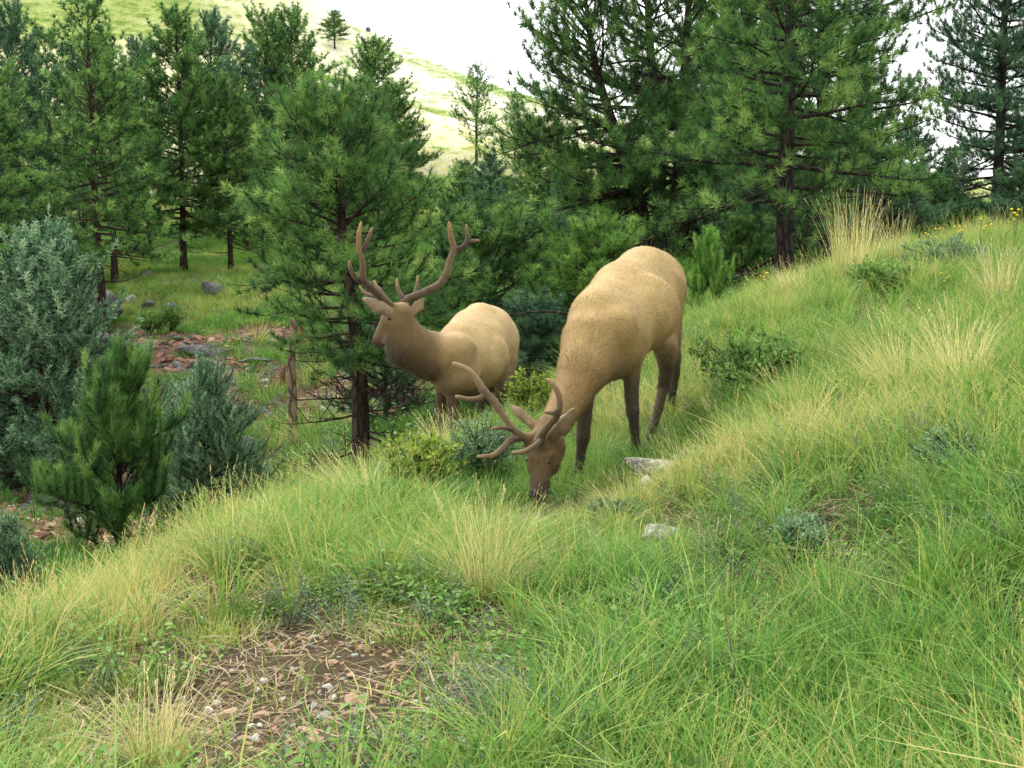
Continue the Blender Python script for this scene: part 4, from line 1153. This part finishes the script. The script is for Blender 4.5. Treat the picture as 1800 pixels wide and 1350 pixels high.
def ico(n):
    import bmesh
    bm = bmesh.new(); bmesh.ops.create_icosphere(bm, subdivisions=n, radius=1)
    V = np.array([v.co[:] for v in bm.verts]); F = np.array([[v.index for v in f.verts] for f in bm.faces]); bm.free()
    return V, F
ICO = {n: ico(n) for n in (1, 2, 3, 4)}
def rock_mesh(seed, sx, sy, sz, n=3, cuts=9, rough=.25, nm='rock'):
    g = np.random.default_rng(seed)
    V, F = ICO[n]; V = V.copy()
    V = V * (1 + rough * (fbm(V + seed * 3.1, 1.6, 4) - .5))[:, None] * 1.15
    for c in range(cuts):
        d = norm(g.normal(0, 1, 3) * np.array([1, 1, .8])); o = g.uniform(.45, .85)
        e = V @ d - o
        V = V - np.where(e > 0, e * .85, 0)[:, None] * d
    V = V * (1 + .14 * (fbm(V, 3.5, 4, seed) - .5))[:, None]
    return mesh_np(nm, V * np.array([sx, sy, sz]), [F], True)
def flatshade(me):
    me.polygons.foreach_set('use_smooth', np.zeros(len(me.polygons), bool)); return me

def stone(name, label, u, v, w, h, mat, seed, group=None, Y=None, depth=1.0, n=3, sink=.35, cat='rock', rz=None, flat=True, dv=0):
    """w,h in photo pixels; (u,v) is where its foot meets the ground"""
    if Y is None: p = hit(u, v)
    else:
        x = at(u, 430, Y)[0]; p = np.array([x, Y, float(ground(x, Y))])
    s = px(p[1])
    me = rock_mesh(seed, w * s * .5, w * s * .5 * depth, h * s * .62, n)
    if flat and mat not in (M_ROCKN, M_ROCKG): flatshade(me)
    o = link(name, me, mat, None, (p[0], p[1] + w * s * .2 * depth, p[2] + h * s * .62 * (1 - sink) - h * s * .1))
    g = np.random.default_rng(seed)
    o.rotation_euler = (g.normal(0, .12), g.normal(0, .15), g.normal(0, .25) if rz is None else rz)
    tag(o, label, cat, group)
    return o

GB = 'grey boulders on the opposite bank'
stone('boulder', 'grey boulder below the lone straight pine trunk, with a small pale spot', 372, 524, 44, 34, M_ROCKG, 1, GB, n=4)
stone('boulder', 'small dark grey boulder left of the lone straight pine trunk, highest of the scattered ones', 258, 492, 30, 18, M_ROCKG, 2, GB)
stone('boulder', 'low grey boulder half sunk in grass, between the highest one and the largest', 293, 505, 30, 14, M_ROCKG, 3, GB)
stone('boulder', 'whitish boulder at the head of the short line of rocks', 226, 533, 24, 16, M_ROCKN, 4, GB)
stone('boulder', 'rounded grey boulder in the middle of the short line of rocks', 260, 545, 30, 15, M_ROCKG, 5, GB)
stone('boulder', 'jagged grey boulder at the right end of the short line of rocks', 300, 546, 32, 18, M_ROCKG, 6, GB)
stone('boulder', 'little round grey boulder alone above the red earth', 391, 560, 15, 13, M_ROCKG, 7, GB)
stone('rock_outcrop', 'big dark outcrop behind the foot of the leaning pine', 172, 545, 78, 52, M_ROCKG, 8, None, Y=50, n=4, sink=.08, cat='outcrop')
stone('rock_outcrop', 'grey ledge at the left above the big dark outcrop', 150, 492, 46, 24, M_ROCKG, 9, None, Y=55, n=4, sink=.08, cat='outcrop')
stone('rock_outcrop', 'dark ledge under the leaning pine, pale on top', 160, 592, 62, 30, M_ROCKG, 10, None, Y=45, n=4, sink=.08, cat='outcrop')
stone('rock_outcrop', 'long dark ledge crossing the red earth', 350, 602, 110, 17, M_ROCKG, 11, None, Y=43, depth=.5, n=4, sink=.08, cat='outcrop')
stone('rock_outcrop', 'dark rock in the brush behind the pale juniper', 425, 755, 50, 26, M_ROCKG, 15, None, Y=33, n=4, sink=.08, cat='outcrop')
stone('rock_outcrop', 'grey rock ledge above the red bare ground, lower left', 60, 862, 90, 22, M_ROCKG, 16, None, Y=25, depth=.6, n=4, sink=.08, cat='outcrop')
stone('rock_outcrop', 'dark jagged ledge left of the brown broken ledge', 245, 622, 60, 18, M_ROCKG, 52, None, depth=.5, n=4, sink=.08, cat='outcrop')
stone('rock_outcrop', 'low grey slab on the bank left of the dead trunk', 450, 640, 60, 12, M_ROCKG, 54, None, depth=.6, n=4, sink=.08, cat='outcrop')
stone('rock', 'tiny dark rock on the skyline of the pale hill', 652, 59, 12, 8, M_ROCKG, 17, None, Y=226, sink=.1)
stone('rock_slab', 'white bare slab showing on the hill between far pines', 455, 200, 34, 9, M_WHITE, 18, None, Y=138, n=3)
# by the grazing elk
stone('rock', 'flat pale lichen crusted rock at the grazing elk hooves', 1160, 848, 150, 34, M_ROCKN, 29, None, depth=.45, n=4, sink=-.3)
stone('stone', 'round white stone under the flat lichen rock', 1136, 862, 20, 15, M_WHITE, 22, None, n=2, sink=-.9, cat='stone')
stone('stone', 'tiny white stone right of the round one below the flat rock', 1203, 866, 12, 9, M_WHITE, 23, None, n=2, sink=-1.2, cat='stone')
stone('rock', 'pale mossy rock sunk in grass below the flat lichen rock', 1160, 966, 66, 44, M_ROCKN, 24, None, depth=.8, n=4, sink=-.15)
stone('stone', 'dark pinkish stone on bare soil beside the tan grass clump', 962, 1046, 30, 20, M_PINK, 25, None, n=3, cat='stone', sink=.1)
# bare patch, lower left
GSN = 'loose stones on the bare patch'
SL = [('bright white wedge shaped stone at the left of the bare patch', 366, 1256, 27, 14, M_WHITE, .6),
 ('long pinkish slab under the white wedge', 388, 1266, 58, 13, M_PINK, .5),
 ('bright white flat stone lowest on the bare patch', 447, 1306, 23, 11, M_WHITE, .7),
 ('white slanting stone in the middle of the bare patch', 496, 1235, 15, 9, M_WHITE, .7),
 ('white stone at the top of the bare patch, left', 465, 1203, 16, 11, M_WHITE, .8),
 ('grey rectangular slab at the right of the bare patch', 570, 1267, 31, 17, M_GREYS, .6),
 ('small bright white stone touching the grey rectangular slab', 595, 1270, 14, 11, M_WHITE, .8),
 ('white stone above the grey rectangular slab', 587, 1231, 13, 9, M_WHITE, .8),
 ('grey oval stone at the upper right of the bare patch', 575, 1215, 28, 13, M_GREYS, .6),
 ('pink flake at the upper right corner of the bare patch', 618, 1194, 19, 9, M_PINK, .7),
 ('small white stone at the right end of the bare patch', 643, 1228, 9, 8, M_WHITE, .8),
 ('orange pink stone in the middle of the lower bare patch', 488, 1274, 17, 11, M_PINK, .8),
 ('long pink slab low on the bare patch, pointing up right', 540, 1294, 42, 13, M_PINK, .5),
 ('orange slab at the bottom of the bare patch', 553, 1308, 42, 16, M_PINK, .6),
 ('grey pebble near the top centre of the bare patch', 514, 1185, 12, 9, M_GREYS, .8),
 ('small white stone at the bottom edge below the orange slab', 532, 1317, 12, 8, M_WHITE, .8),
 ('small white pebble cluster stone left of the orange pink one', 443, 1280, 14, 8, M_WHITE, .8),
 ('white flat pebble right next to the pebble left of the orange pink one', 457, 1281, 14, 7, M_WHITE, .8),
 ('white stone on the upper left patch among grass', 353, 1094, 15, 9, M_WHITE, .8),
 ('pale stone above the white one in the upper left patch', 351, 1054, 13, 8, M_WHITE, .8),
 ('pinkish white stone in the grass above the bare patch', 513, 1140, 14, 9, M_PINK, .8),
 ('bluish white pebble at the bottom left of the bare patch', 421, 1303, 10, 6, M_GREYS, .8)]
for i, (lb, u, v, w, h, m, d) in enumerate(SL):
    stone('stone', lb, u, v, w, h, m, 100 + i, GSN, depth=d, n=2, sink=.08, cat='stone')

# loose gravel and litter
SRC2 = bpy.data.collections.new('gravel sources')
for k, (m, c) in enumerate([(M_PINK, 3), (M_GREYS, 2), (M_WHITE, 1), (M_REDR, 3)]):
    for q in range(c):
        me = flatshade(rock_mesh(300 + k * 10 + q, 1, .8, .4, 1, 4, .4, 'pebble')); me.materials.append(m)
        SRC2.objects.link(bpy.data.objects.new('pebble_%02d' % len(SRC2.objects), me))
def scatter2(name, pts, idx, scl, rot):
    o = scatter(name, pts, idx, scl, rot, np.zeros(len(pts)))
    for n in o.modifiers[0].node_group.nodes:
        if n.bl_idname == 'GeometryNodeCollectionInfo': n.inputs['Collection'].default_value = SRC2
g = np.random.default_rng(401)
x, Y = [], []
for c, r in BARE:
    k = int(330 * r); a = g.random(k) * 6.283; q = np.sqrt(g.random(k)) * r * 1.25
    x.append(c[0] + np.cos(a) * q); Y.append(c[1] + np.sin(a) * q)
x, Y = np.concatenate(x), np.concatenate(Y)
n = len(x)
scatter2('gravel', np.stack([x, Y, ground(x, Y) + .002], -1), g.choice([0, 1, 2, 3, 4, 5, 6, 7], n, p=[.2, .2, .2, .05, .05, .02, .14, .14]), np.exp(g.normal(-4.7, .45, n)),
         np.stack([g.normal(0, .3, n), g.normal(0, .3, n), g.random(n) * 6.28], -1))
n = 7000
Y = g.uniform(18, 50, n); x = g.uniform(-1, .2, n) * Y * .42
P = np.stack([x, Y, 0 * x], -1)
red = (fbm(P, .42, 4, 21) - .44) * 9 * np.exp(-(((Y - 33) / 13) ** 2)) * np.exp(-(((x + 7) / 9) ** 2)) * 1.6
db = np.exp(-(((Y - 21.5) / 4.2) ** 2)) * np.exp(-(((x + 7.8) / 3.2) ** 2)) * (fbm(P, .8, 3, 5) - .18) * 6
k = g.random(n) < np.clip(np.maximum(red, db), 0, 1) * .8
x, Y = x[k], Y[k]; n = len(x)
scatter2('rubble', np.stack([x, Y, ground(x, Y)], -1), g.choice([0, 1, 6, 7, 8, 6, 7, 8, 3], n), np.exp(g.normal(-2.6, .5, n)), np.stack([g.normal(0, .25, n), g.normal(0, .25, n), g.random(n) * 6.28], -1))

# broken rock along the bands of the opposite bank
for k in range(4):
    me = flatshade(rock_mesh(340 + k, 1, .7, .42, 2, 14, .7, 'pebble')); me.materials.append(M_ROCKG)
    SRC2.objects.link(bpy.data.objects.new('pebble_%02d' % len(SRC2.objects), me))
x, Y, sc = [], [], []
for L in BANDS:
    for p, q in zip(L[:-1], L[1:]):
        k = int(60 + 4.5 * np.hypot(*(q - p)) * 30 / p[1]); tt = g.random((k, 1)); w = p + (q - p) * tt + g.normal(0, .009 * p[1], (k, 2)) * np.array([1, 1.3])
        x.append(w[:, 0]); Y.append(w[:, 1]); sc.append(np.exp(g.normal(-4.75, .5, k)) * p[1] * .34)
x, Y, sc = np.concatenate(x), np.concatenate(Y), np.concatenate(sc); n = len(x)
scatter2('rubble', np.stack([x, Y, ground(x, Y)], -1), g.choice([0, 6, 7, 8, 9, 10, 11, 12], n, p=[.03, .17, .16, .16, .12, .12, .12, .12]), sc, np.stack([g.normal(0, .3, n), g.normal(0, .3, n), g.random(n) * 6.28], -1))

# shrubs
M_SHY = foliage_mat('yellow green leaves', [(0, (.07, .13, .018)), (.5, (.19, .28, .035)), (1, (.38, .42, .07))], .4)
M_SHG = foliage_mat('shrub leaves', [(0, (.04, .11, .022)), (.5, (.115, .235, .045)), (1, (.25, .37, .10))], .38)
M_SHB = foliage_mat('grey green shrub leaves', [(0, (.055, .12, .055)), (.5, (.14, .24, .115)), (1, (.28, .39, .22))], .33)
def shrub_mesh(seed, H, W, stems, leafL, leafW, per, arr=(.25, 1.0)):
    g = np.random.default_rng(seed); st, lf = MB(), MB()
    for i in range(stems):
        az = i * 2.4 + g.normal(0, .4); r = W * .5 * g.uniform(.15, 1.0); h = H * g.uniform(.6, 1.05) * (1 - .3 * (2 * r / W) ** 2)
        P = [np.zeros(3)]
        for s in (.33, .66, 1):
            P.append(np.array([math.cos(az) * r * s ** 1.2, math.sin(az) * r * s ** 1.2, h * s ** .8]) + g.normal(0, .03 * H, 3))
        P = catmull(P, 3)
        V, F = tube(P, np.linspace(.006 * H / .4, .0015, len(P)), 4, cap=False); st.add(V, F)
        for b in range(5):
            s = g.uniform(.35, 1); p0 = P[int(s * (len(P) - 1))]
            d = norm(np.array([math.cos(az), math.sin(az), .8]) + g.normal(0, .7, 3)); L = H * g.uniform(.15, .4)
            V, F = tube([p0, p0 + d * L * .6, p0 + d * L + np.array([0, 0, L * .15])], [.0025, .0018, .001], 3, cap=False); st.add(V, F)
            for q in range(per):
                t = g.uniform(*arr); p = p0 + d * L * t + g.normal(0, .012, 3)
                ld = norm(d * .4 + g.normal(0, 1, 3) + np.array([0, 0, .35]))
                V, F = leaf_quad(p, ld, norm(g.normal(0, .6, 3) + np.array([0, 0, 1])), leafL * g.uniform(.6, 1.3), leafW * g.uniform(.7, 1.2))
                lf.add(V, F, tint=np.clip(g.normal(.5, .22), 0, 1))
    return st.mesh('stem'), lf.mesh('foliage', False)
def shrub(name, label, u, v, w, h, mat, seed, stems=26, leaf=(.035, .022), per=9, Y=None, group=None, cat='shrub', bark=M_BARKD):
    if Y is None: p = hit(u, v)
    else:
        xx = at(u, 430, Y)[0]; p = np.array([xx, Y, float(ground(xx, Y))])
    s = px(p[1])
    root = bpy.data.objects.new(name, None); COL.objects.link(root); root.location = p - np.array([0, 0, .02])
    tag(root, label, cat, group)
    a, b = shrub_mesh(seed, h * s, w * s, stems, leaf[0], leaf[1], per)
    link('stem', a, bark, root); link('foliage', b, mat, root)
    return root
shrub('shrub', 'yellow green shrub with a forked dark stem, left of the grazing elk head', 742, 872, 150, 112, M_SHY, 1, 30, (.045, .032), 8)
shrub('shrub', 'low green shrub in front of the yellow green one, leaning down the slope', 690, 915, 140, 72, M_SHG, 2, 28, (.035, .02), 8)
shrub('shrub', 'feathery blue green shrub under the antlers of the grazing elk', 850, 850, 120, 118, M_SHB, 3, 40, (.045, .010), 14)
shrub('shrub', 'bright leafy shrub between the two elk, behind the grazing elk antler', 935, 745, 110, 95, M_SHY, 4, 30, (.04, .028), 9)
shrub('shrub', 'wide shrub with dark stems right of the grazing elk hind legs', 1335, 705, 260, 118, M_SHG, 5, 50, (.040, .022), 13)
shrub('shrub', 'domed green shrub near the tuft of tall grass on the brow', 1560, 520, 190, 66, M_SHG, 6, 40, (.045, .022), 12)
shrub('shrub', 'grey shrub with bare dark twigs below the two tan tufts at the right', 1690, 850, 170, 105, M_SHB, 7, 30, (.024, .008), 12)
shrub('shrub', 'small grey green shrub in the middle of the right hand grass', 1400, 975, 110, 75, M_SHB, 8, 30, (.030, .009), 12)
shrub('shrub', 'dark leafy shrub at the left edge above the weathered log', 15, 1235, 110, 90, M_SHG, 9, 28, (.024, .014), 10)
shrub('shrub', 'low leafy plant with round leaves in the middle foreground', 1085, 1110, 150, 75, M_SHG, 10, 26, (.030, .026), 6)
shrub('shrub', 'round leaved plant with one yellow leaf left of the low leafy plant', 955, 1150, 110, 60, M_SHG, 11, 18, (.030, .027), 6)
shrub('shrub', 'grey green sprigs beside the flat lichen rock', 1215, 830, 70, 45, M_SHB, 12, 24, (.03, .012), 9)
shrub('shrub', 'grey leafy shrub on the brow near the yellow flowers', 1665, 478, 200, 62, M_SHB, 13, 36, (.04, .018), 10)
shrub('shrub', 'grey shrub above the pale mossy rock', 1085, 930, 100, 62, M_SHB, 15, 30, (.028, .008), 14)
shrub('shrub', 'twiggy shrub low at the right of the picture with dark stems', 1590, 1150, 150, 90, M_SHB, 16, 24, (.018, .007), 12)
GBU = 'dark bushes on the opposite bank'
shrub('bush', 'dark bush on the bank left of the red earth, the rounder one', 258, 585, 60, 48, M_SHG, 21, 30, (.12, .05), 9, Y=46, group=GBU, cat='bush')
shrub('bush', 'dark bush next to the rounder one, narrow and upright', 298, 585, 34, 50, M_SHG, 22, 24, (.12, .05), 9, Y=46, group=GBU, cat='bush')
shrub('bush', 'green bush in the gully under the rusty snag', 505, 870, 90, 65, M_SHG, 23, 34, (.06, .03), 10, Y=27, group=GBU, cat='bush')
shrub('bush', 'yellowish bush at the foot of the brow left of the bushy pine trunk', 545, 850, 80, 55, M_SHY, 24, 30, (.05, .03), 8, Y=19, group=GBU, cat='bush')
shrub('bush', 'brownish brush heap behind the pale juniper', 430, 800, 120, 50, M_SHG, 25, 34, (.05, .02), 6, Y=29, group=GBU, cat='bush')
shrub('bush', 'olive bush under the arched fallen branch', 295, 690, 90, 60, M_SHG, 26, 30, (.07, .03), 9, Y=33, group=GBU, cat='bush')
shrub('bush', 'low dark bush under the brow, lower left corner of the gully', 250, 1000, 130, 60, M_SHG, 27, 34, (.04, .02), 9, Y=13, group=GBU, cat='bush')

# tall bunches of grass
M_TUFT = foliage_mat('tall grass blades', [(0, (.05, .13, .018)), (.35, (.17, .27, .05)), (.62, (.45, .42, .14)), (1, (.70, .60, .32))], .36)
def bunch(label, u, v, w, h, seed, n=190, lean=(0, 0), tint=(.35, 1.0), bend=(.15, .8), st=14):
    p = hit(u, v); s = px(p[1]); g = np.random.default_rng(seed)
    mb = MB()
    V, F, t = blades(g, n, w * s * .24, (h * s * .5, h * s * 1.15), max(.0042, .00055 * p[1]), bend, lean, 4, tint); mb.add(V, F, tint=t)
    if st:
        q = stalks(g, st, w * s * .2, (h * s * .8, h * s * 1.15), .003, (.6, 1.0), (.02, .4), .10, lean)
        mb.add(np.concatenate(q.V), q.F, tint=np.concatenate(q.A['tint']))
    o = link('grass_clump', mb.mesh('grass_clump'), M_TUFT, None, p - np.array([0, 0, .01]))
    tag(o, label, 'grass clump', 'tall bunches of grass')
bunch('tallest tan grass clump standing against the dark trees on the brow', 1500, 505, 150, 165, 1, 240, tint=(.35, .95), bend=(.05, .35), st=26)
bunch('tall grass clump right beside the tallest one on the brow', 1572, 470, 80, 110, 2, 70, tint=(.3, .9), bend=(.05, .4), st=14)
bunch('blond fountain like grass clump at the right, the larger of two', 1690, 705, 150, 190, 3, 300, (-.12, 0), (.45, 1.0), (.15, .8))
bunch('blond grass clump left of the larger fountain like one, leaning left', 1590, 710, 140, 165, 4, 240, (-.35, 0), (.45, 1.0), (.2, .9))
bunch('tan upright grass clump below the grazing elk muzzle', 855, 1065, 200, 215, 5, 420, (0, 0), (.2, .95), (.15, 1.0))
bunch('blond grass clump bending left at the edge of the brow', 655, 905, 170, 130, 6, 260, (-.5, 0), (.55, 1.0), (.2, .9))
bunch('tall yellow grass clump at the bottom left corner', 275, 1345, 190, 190, 7, 240, (.05, 0), (.25, .95), (.2, 1.0))
bunch('pale grass clump at the right edge on the brow', 1758, 545, 110, 140, 8, 170, (-.1, 0), (.5, 1.0), (.1, .7))
bunch('bleached grass clump on the brow in front of the thickest dark trunk', 1395, 525, 110, 70, 9, 150, (-.1, 0), (.6, 1.0), (.1, .7))
bunch('grass clump with stalks poking up in front of the standing elk legs', 790, 815, 120, 100, 10, 110, (-.2, 0), (.4, 1.0), (.1, .7))
bunch('tall green grass clump at the left on the brow', 185, 1065, 130, 95, 11, 210, (-.1, 0), (.05, .7), (.2, 1.0), 10)
bunch('green grass clump below the tall green one at the left', 120, 1130, 140, 90, 12, 220, (-.1, 0), (.0, .6), (.2, 1.0), 6)
bunch('arching green grass clump above the pale mossy rock', 1250, 985, 140, 95, 13, 130, (.05, 0), (.0, .5), (.4, 1.3), 3)
bunch('tan grass clump in the dark shrub right of the grazing elk', 1390, 720, 110, 90, 14, 100, (-.2, 0), (.4, 1.0), (.15, .9), 8)
bunch('green grass clump low in the foreground, right of the bare patch', 690, 1320, 150, 85, 15, 200, (0, 0), (.0, .45), (.4, 1.4), 0)
bunch('dense green grass clump toward the bottom right', 1400, 1260, 200, 110, 16, 240, (0, 0), (.0, .5), (.4, 1.4), 3)
bunch('green grass clump near the right edge', 1710, 1060, 150, 100, 17, 180, (-.1, 0), (.0, .5), (.4, 1.3), 4)

# single dry stalks
M_DRY = bark_mat('dry stalk', (.42, .33, .18), (.62, .52, .33), 40)
def stalk(label, pts, r=.004):
    b = hit(*pts[0]); P = [b - np.array([0, 0, .03])]
    for (u, v), dy in zip(pts[1:], np.linspace(.02, .06, len(pts) - 1)): P.append(at(u, v, b[1] + dy))
    P = catmull(P, 4)
    V, F = tube(P, np.linspace(r, r * .5, len(P)), 6)
    tag(link('dry_stalk', mesh_np('dry_stalk', V - b, F), M_DRY, None, b), label, 'stalk', 'dry stalks standing in the grass')
stalk('straight pale broken stalk standing alone in the foreground', [(1297, 1275), (1286, 1160), (1275, 1080)], .0042)
stalk('thin reddish stalk leaning right of the straight broken one', [(1312, 1140), (1325, 1060), (1336, 1000)], .0022)
stalk('slender stalk at lower right curving over at the tip', [(1640, 1290), (1632, 1200), (1618, 1125)], .0024)
stalk('long thin stalk crossing in front of the flat lichen rock', [(1290, 985), (1215, 900), (1150, 835)], .0020)
stalk('bent stalk leaning across the grazing elk muzzle', [(1000, 905), (960, 878), (930, 856)], .0020)
stalk('upright tan stalk above the dense green clump', [(1380, 930), (1377, 850), (1376, 790)], .0022)

# dead wood
def wood(name, label, cat, pts, Y, r, mat=M_SNAG, sides=8, group=None, stubs=()):
    P = np.array([at(u, v, y) for (u, v), y in zip(pts, np.broadcast_to(Y, (len(pts),)))])
    R = np.array(r) * px(np.mean(Y)); b = P[0].copy()
    P2 = catmull(P - b, 5); R2 = np.interp(np.linspace(0, len(R) - 1, len(P2)), np.arange(len(R)), R) * (1 + .25 * (vnoise(P2 + b, 4 / max(.05, R.max() * 6)) - .5))
    mb = MB(); V, F = tube(P2, R2, sides); mb.add(V, F)
    for (i, du, dv, rr) in stubs:
        q = P2[int(i * (len(P2) - 1))]; e = q + np.array([du, -.2 * abs(du), -dv]) * px(np.mean(Y))
        V, F = tube([q, (q + e) / 2 + np.array([0, 0, .02]), e], np.array([1, .7, .4]) * rr * px(np.mean(Y)), 5); mb.add(V, F)
    tag(link(name, mb.mesh(name), mat, None, b), label, cat, group)
M_RUST = bark_mat('rusty rotten wood', (.14, .06, .03), (.26, .12, .06), 5)
wood('dead_trunk', 'tall rusty brown dead trunk without branches left of the bushy pine', 'dead trunk', [(514, 795), (515, 720), (512, 640), (516, 585), (514, 560)], float(hit(514, 790, 20)[1]), [9, 8, 7.5, 7, 4], M_SNAG, stubs=[(.8, 9, -8, 2), (.5, -10, 4, 1.6)])
wood('broken_stump', 'dark red broken stump just behind the dead trunk', 'stump', [(533, 640), (530, 600), (527, 562)], float(hit(533, 640)[1]), [8, 7.5, 4], M_RUST)
wood('broken_stump', 'short dark stub left of the dead trunk', 'stump', [(497, 680), (497, 658), (498, 645)], float(hit(497, 680)[1]), [5, 4.5, 4], M_RUST)
wood('fallen_branch', 'arched dark branch lying in the gully above the pale juniper', 'branch', [(374, 704), (370, 690), (356, 682), (338, 683)], float(hit(374, 704, 20)[1]), [2.2, 2.4, 2.2, 1.5], M_BARKD)
wood('fallen_branch', 'straight dark stick leaning in the brush right of the pale juniper', 'branch', [(415, 735), (422, 720), (430, 706)], float(hit(415, 735, 20)[1]), [3, 2.4, 2], M_BARKD)
wood('fallen_branch', 'grey dead branch reaching to the back of the grazing elk', 'branch', [(885, 555), (930, 549), (965, 548), (1005, 553)], 17, [1, 1.6, 2.2, 2.6], M_BARKD, stubs=[(.85, -10, -18, 1.4)])
lg = hit(12, 1290)
wood('weathered_log', 'weathered split grey log end at the bottom left edge', 'log', [(-60, 1330), (-20, 1302), (12, 1282), (32, 1268)], [lg[1] - .12, lg[1] - .04, lg[1] + .02, lg[1] + .05], [9, 10, 10, 8], M_SNAG, 9)

# yellow flowers
M_YEL, nt_, out_ = mat_new('yellow petals')
_c = ramp(nt_, attr(nt_, 'tint').outputs['Fac'], [(0, (.10, .19, .04)), (.45, (.16, .25, .05)), (.55, (.80, .55, .02)), (1, (.90, .72, .04))])
leaf_shader(nt_, out_, _c, .25)
def flower_meshes(seed):
    g = np.random.default_rng(seed); st, hd, tops = MB(), MB(), []
    for i in range(5):
        az = g.random() * 6.28; h = g.uniform(.28, .42); r = g.uniform(.02, .10)
        top = np.array([math.cos(az) * r, math.sin(az) * r, h]); tops.append(top)
        V, F = tube([np.zeros(3), top * np.array([.4, .4, .55]), top], [.003, .0025, .002], 4, cap=False); st.add(V, F, tint=.2)
        for j in range(8):
            p = top * np.array([.6, .6, 0]) + np.array([0, 0, h * (.2 + .08 * j)])
            V, F = leaf_quad(p, norm(np.array([math.cos(j * 2.4), math.sin(j * 2.4), .5])), np.array([0, 0, 1.0]), .035, .007); st.add(V, F, tint=g.uniform(.1, .4))
    for j in range(26):
        a = g.random() * 6.28; q = .030 * math.sqrt(g.random())
        p = np.array([math.cos(a) * q, math.sin(a) * q, .008 - q * .1])
        for z in range(5):
            b = z * 1.257 + g.random()
            V, F = leaf_quad(p, norm(np.array([math.cos(b), math.sin(b), .25])), np.array([0, 0, 1.0]), .011, .007); hd.add(V, F, tint=g.uniform(.6, 1))
    V, F = tube([[0, 0, -.004], [0, 0, .006]], [.012, .028], 8); hd.add(V, F, tint=.7)
    return st.mesh('stem'), hd.mesh('flower_head', False), tops
FM = [flower_meshes(k) for k in range(2)]
for i, (lb, u, v, sc) in enumerate([('yellow flowers at the far right end of the brow', 1783, 455, 1.15), ('yellow flowers left of the far right ones on the brow', 1722, 462, 1.0),
        ('yellow flowers in the middle of the right hand brow', 1680, 470, .95), ('yellow flowers closest to the tallest tan clump, to its right', 1640, 470, .9),
        ('yellow flowers in front of the thickest dark trunk', 1346, 540, .8), ('yellow flowers just right of the grazing elk rump', 1272, 556, .8),
        ('yellow flowers low in the grass below the domed shrub', 1655, 545, .7)]):
    p = hit(u, v)
    r = bpy.data.objects.new('yellow_flower', None); COL.objects.link(r); r.location = p; r.scale = (sc, sc, sc); r.rotation_euler = (0, 0, i * 1.3)
    tag(r, lb, 'flower', 'yellow flowers along the brow')
    sm, hm, tops = FM[i % 2]
    link('stem', sm, M_YEL, r)
    for t in tops: link('flower_head', hm, M_YEL, r, t).scale = (.6, .6, .6)
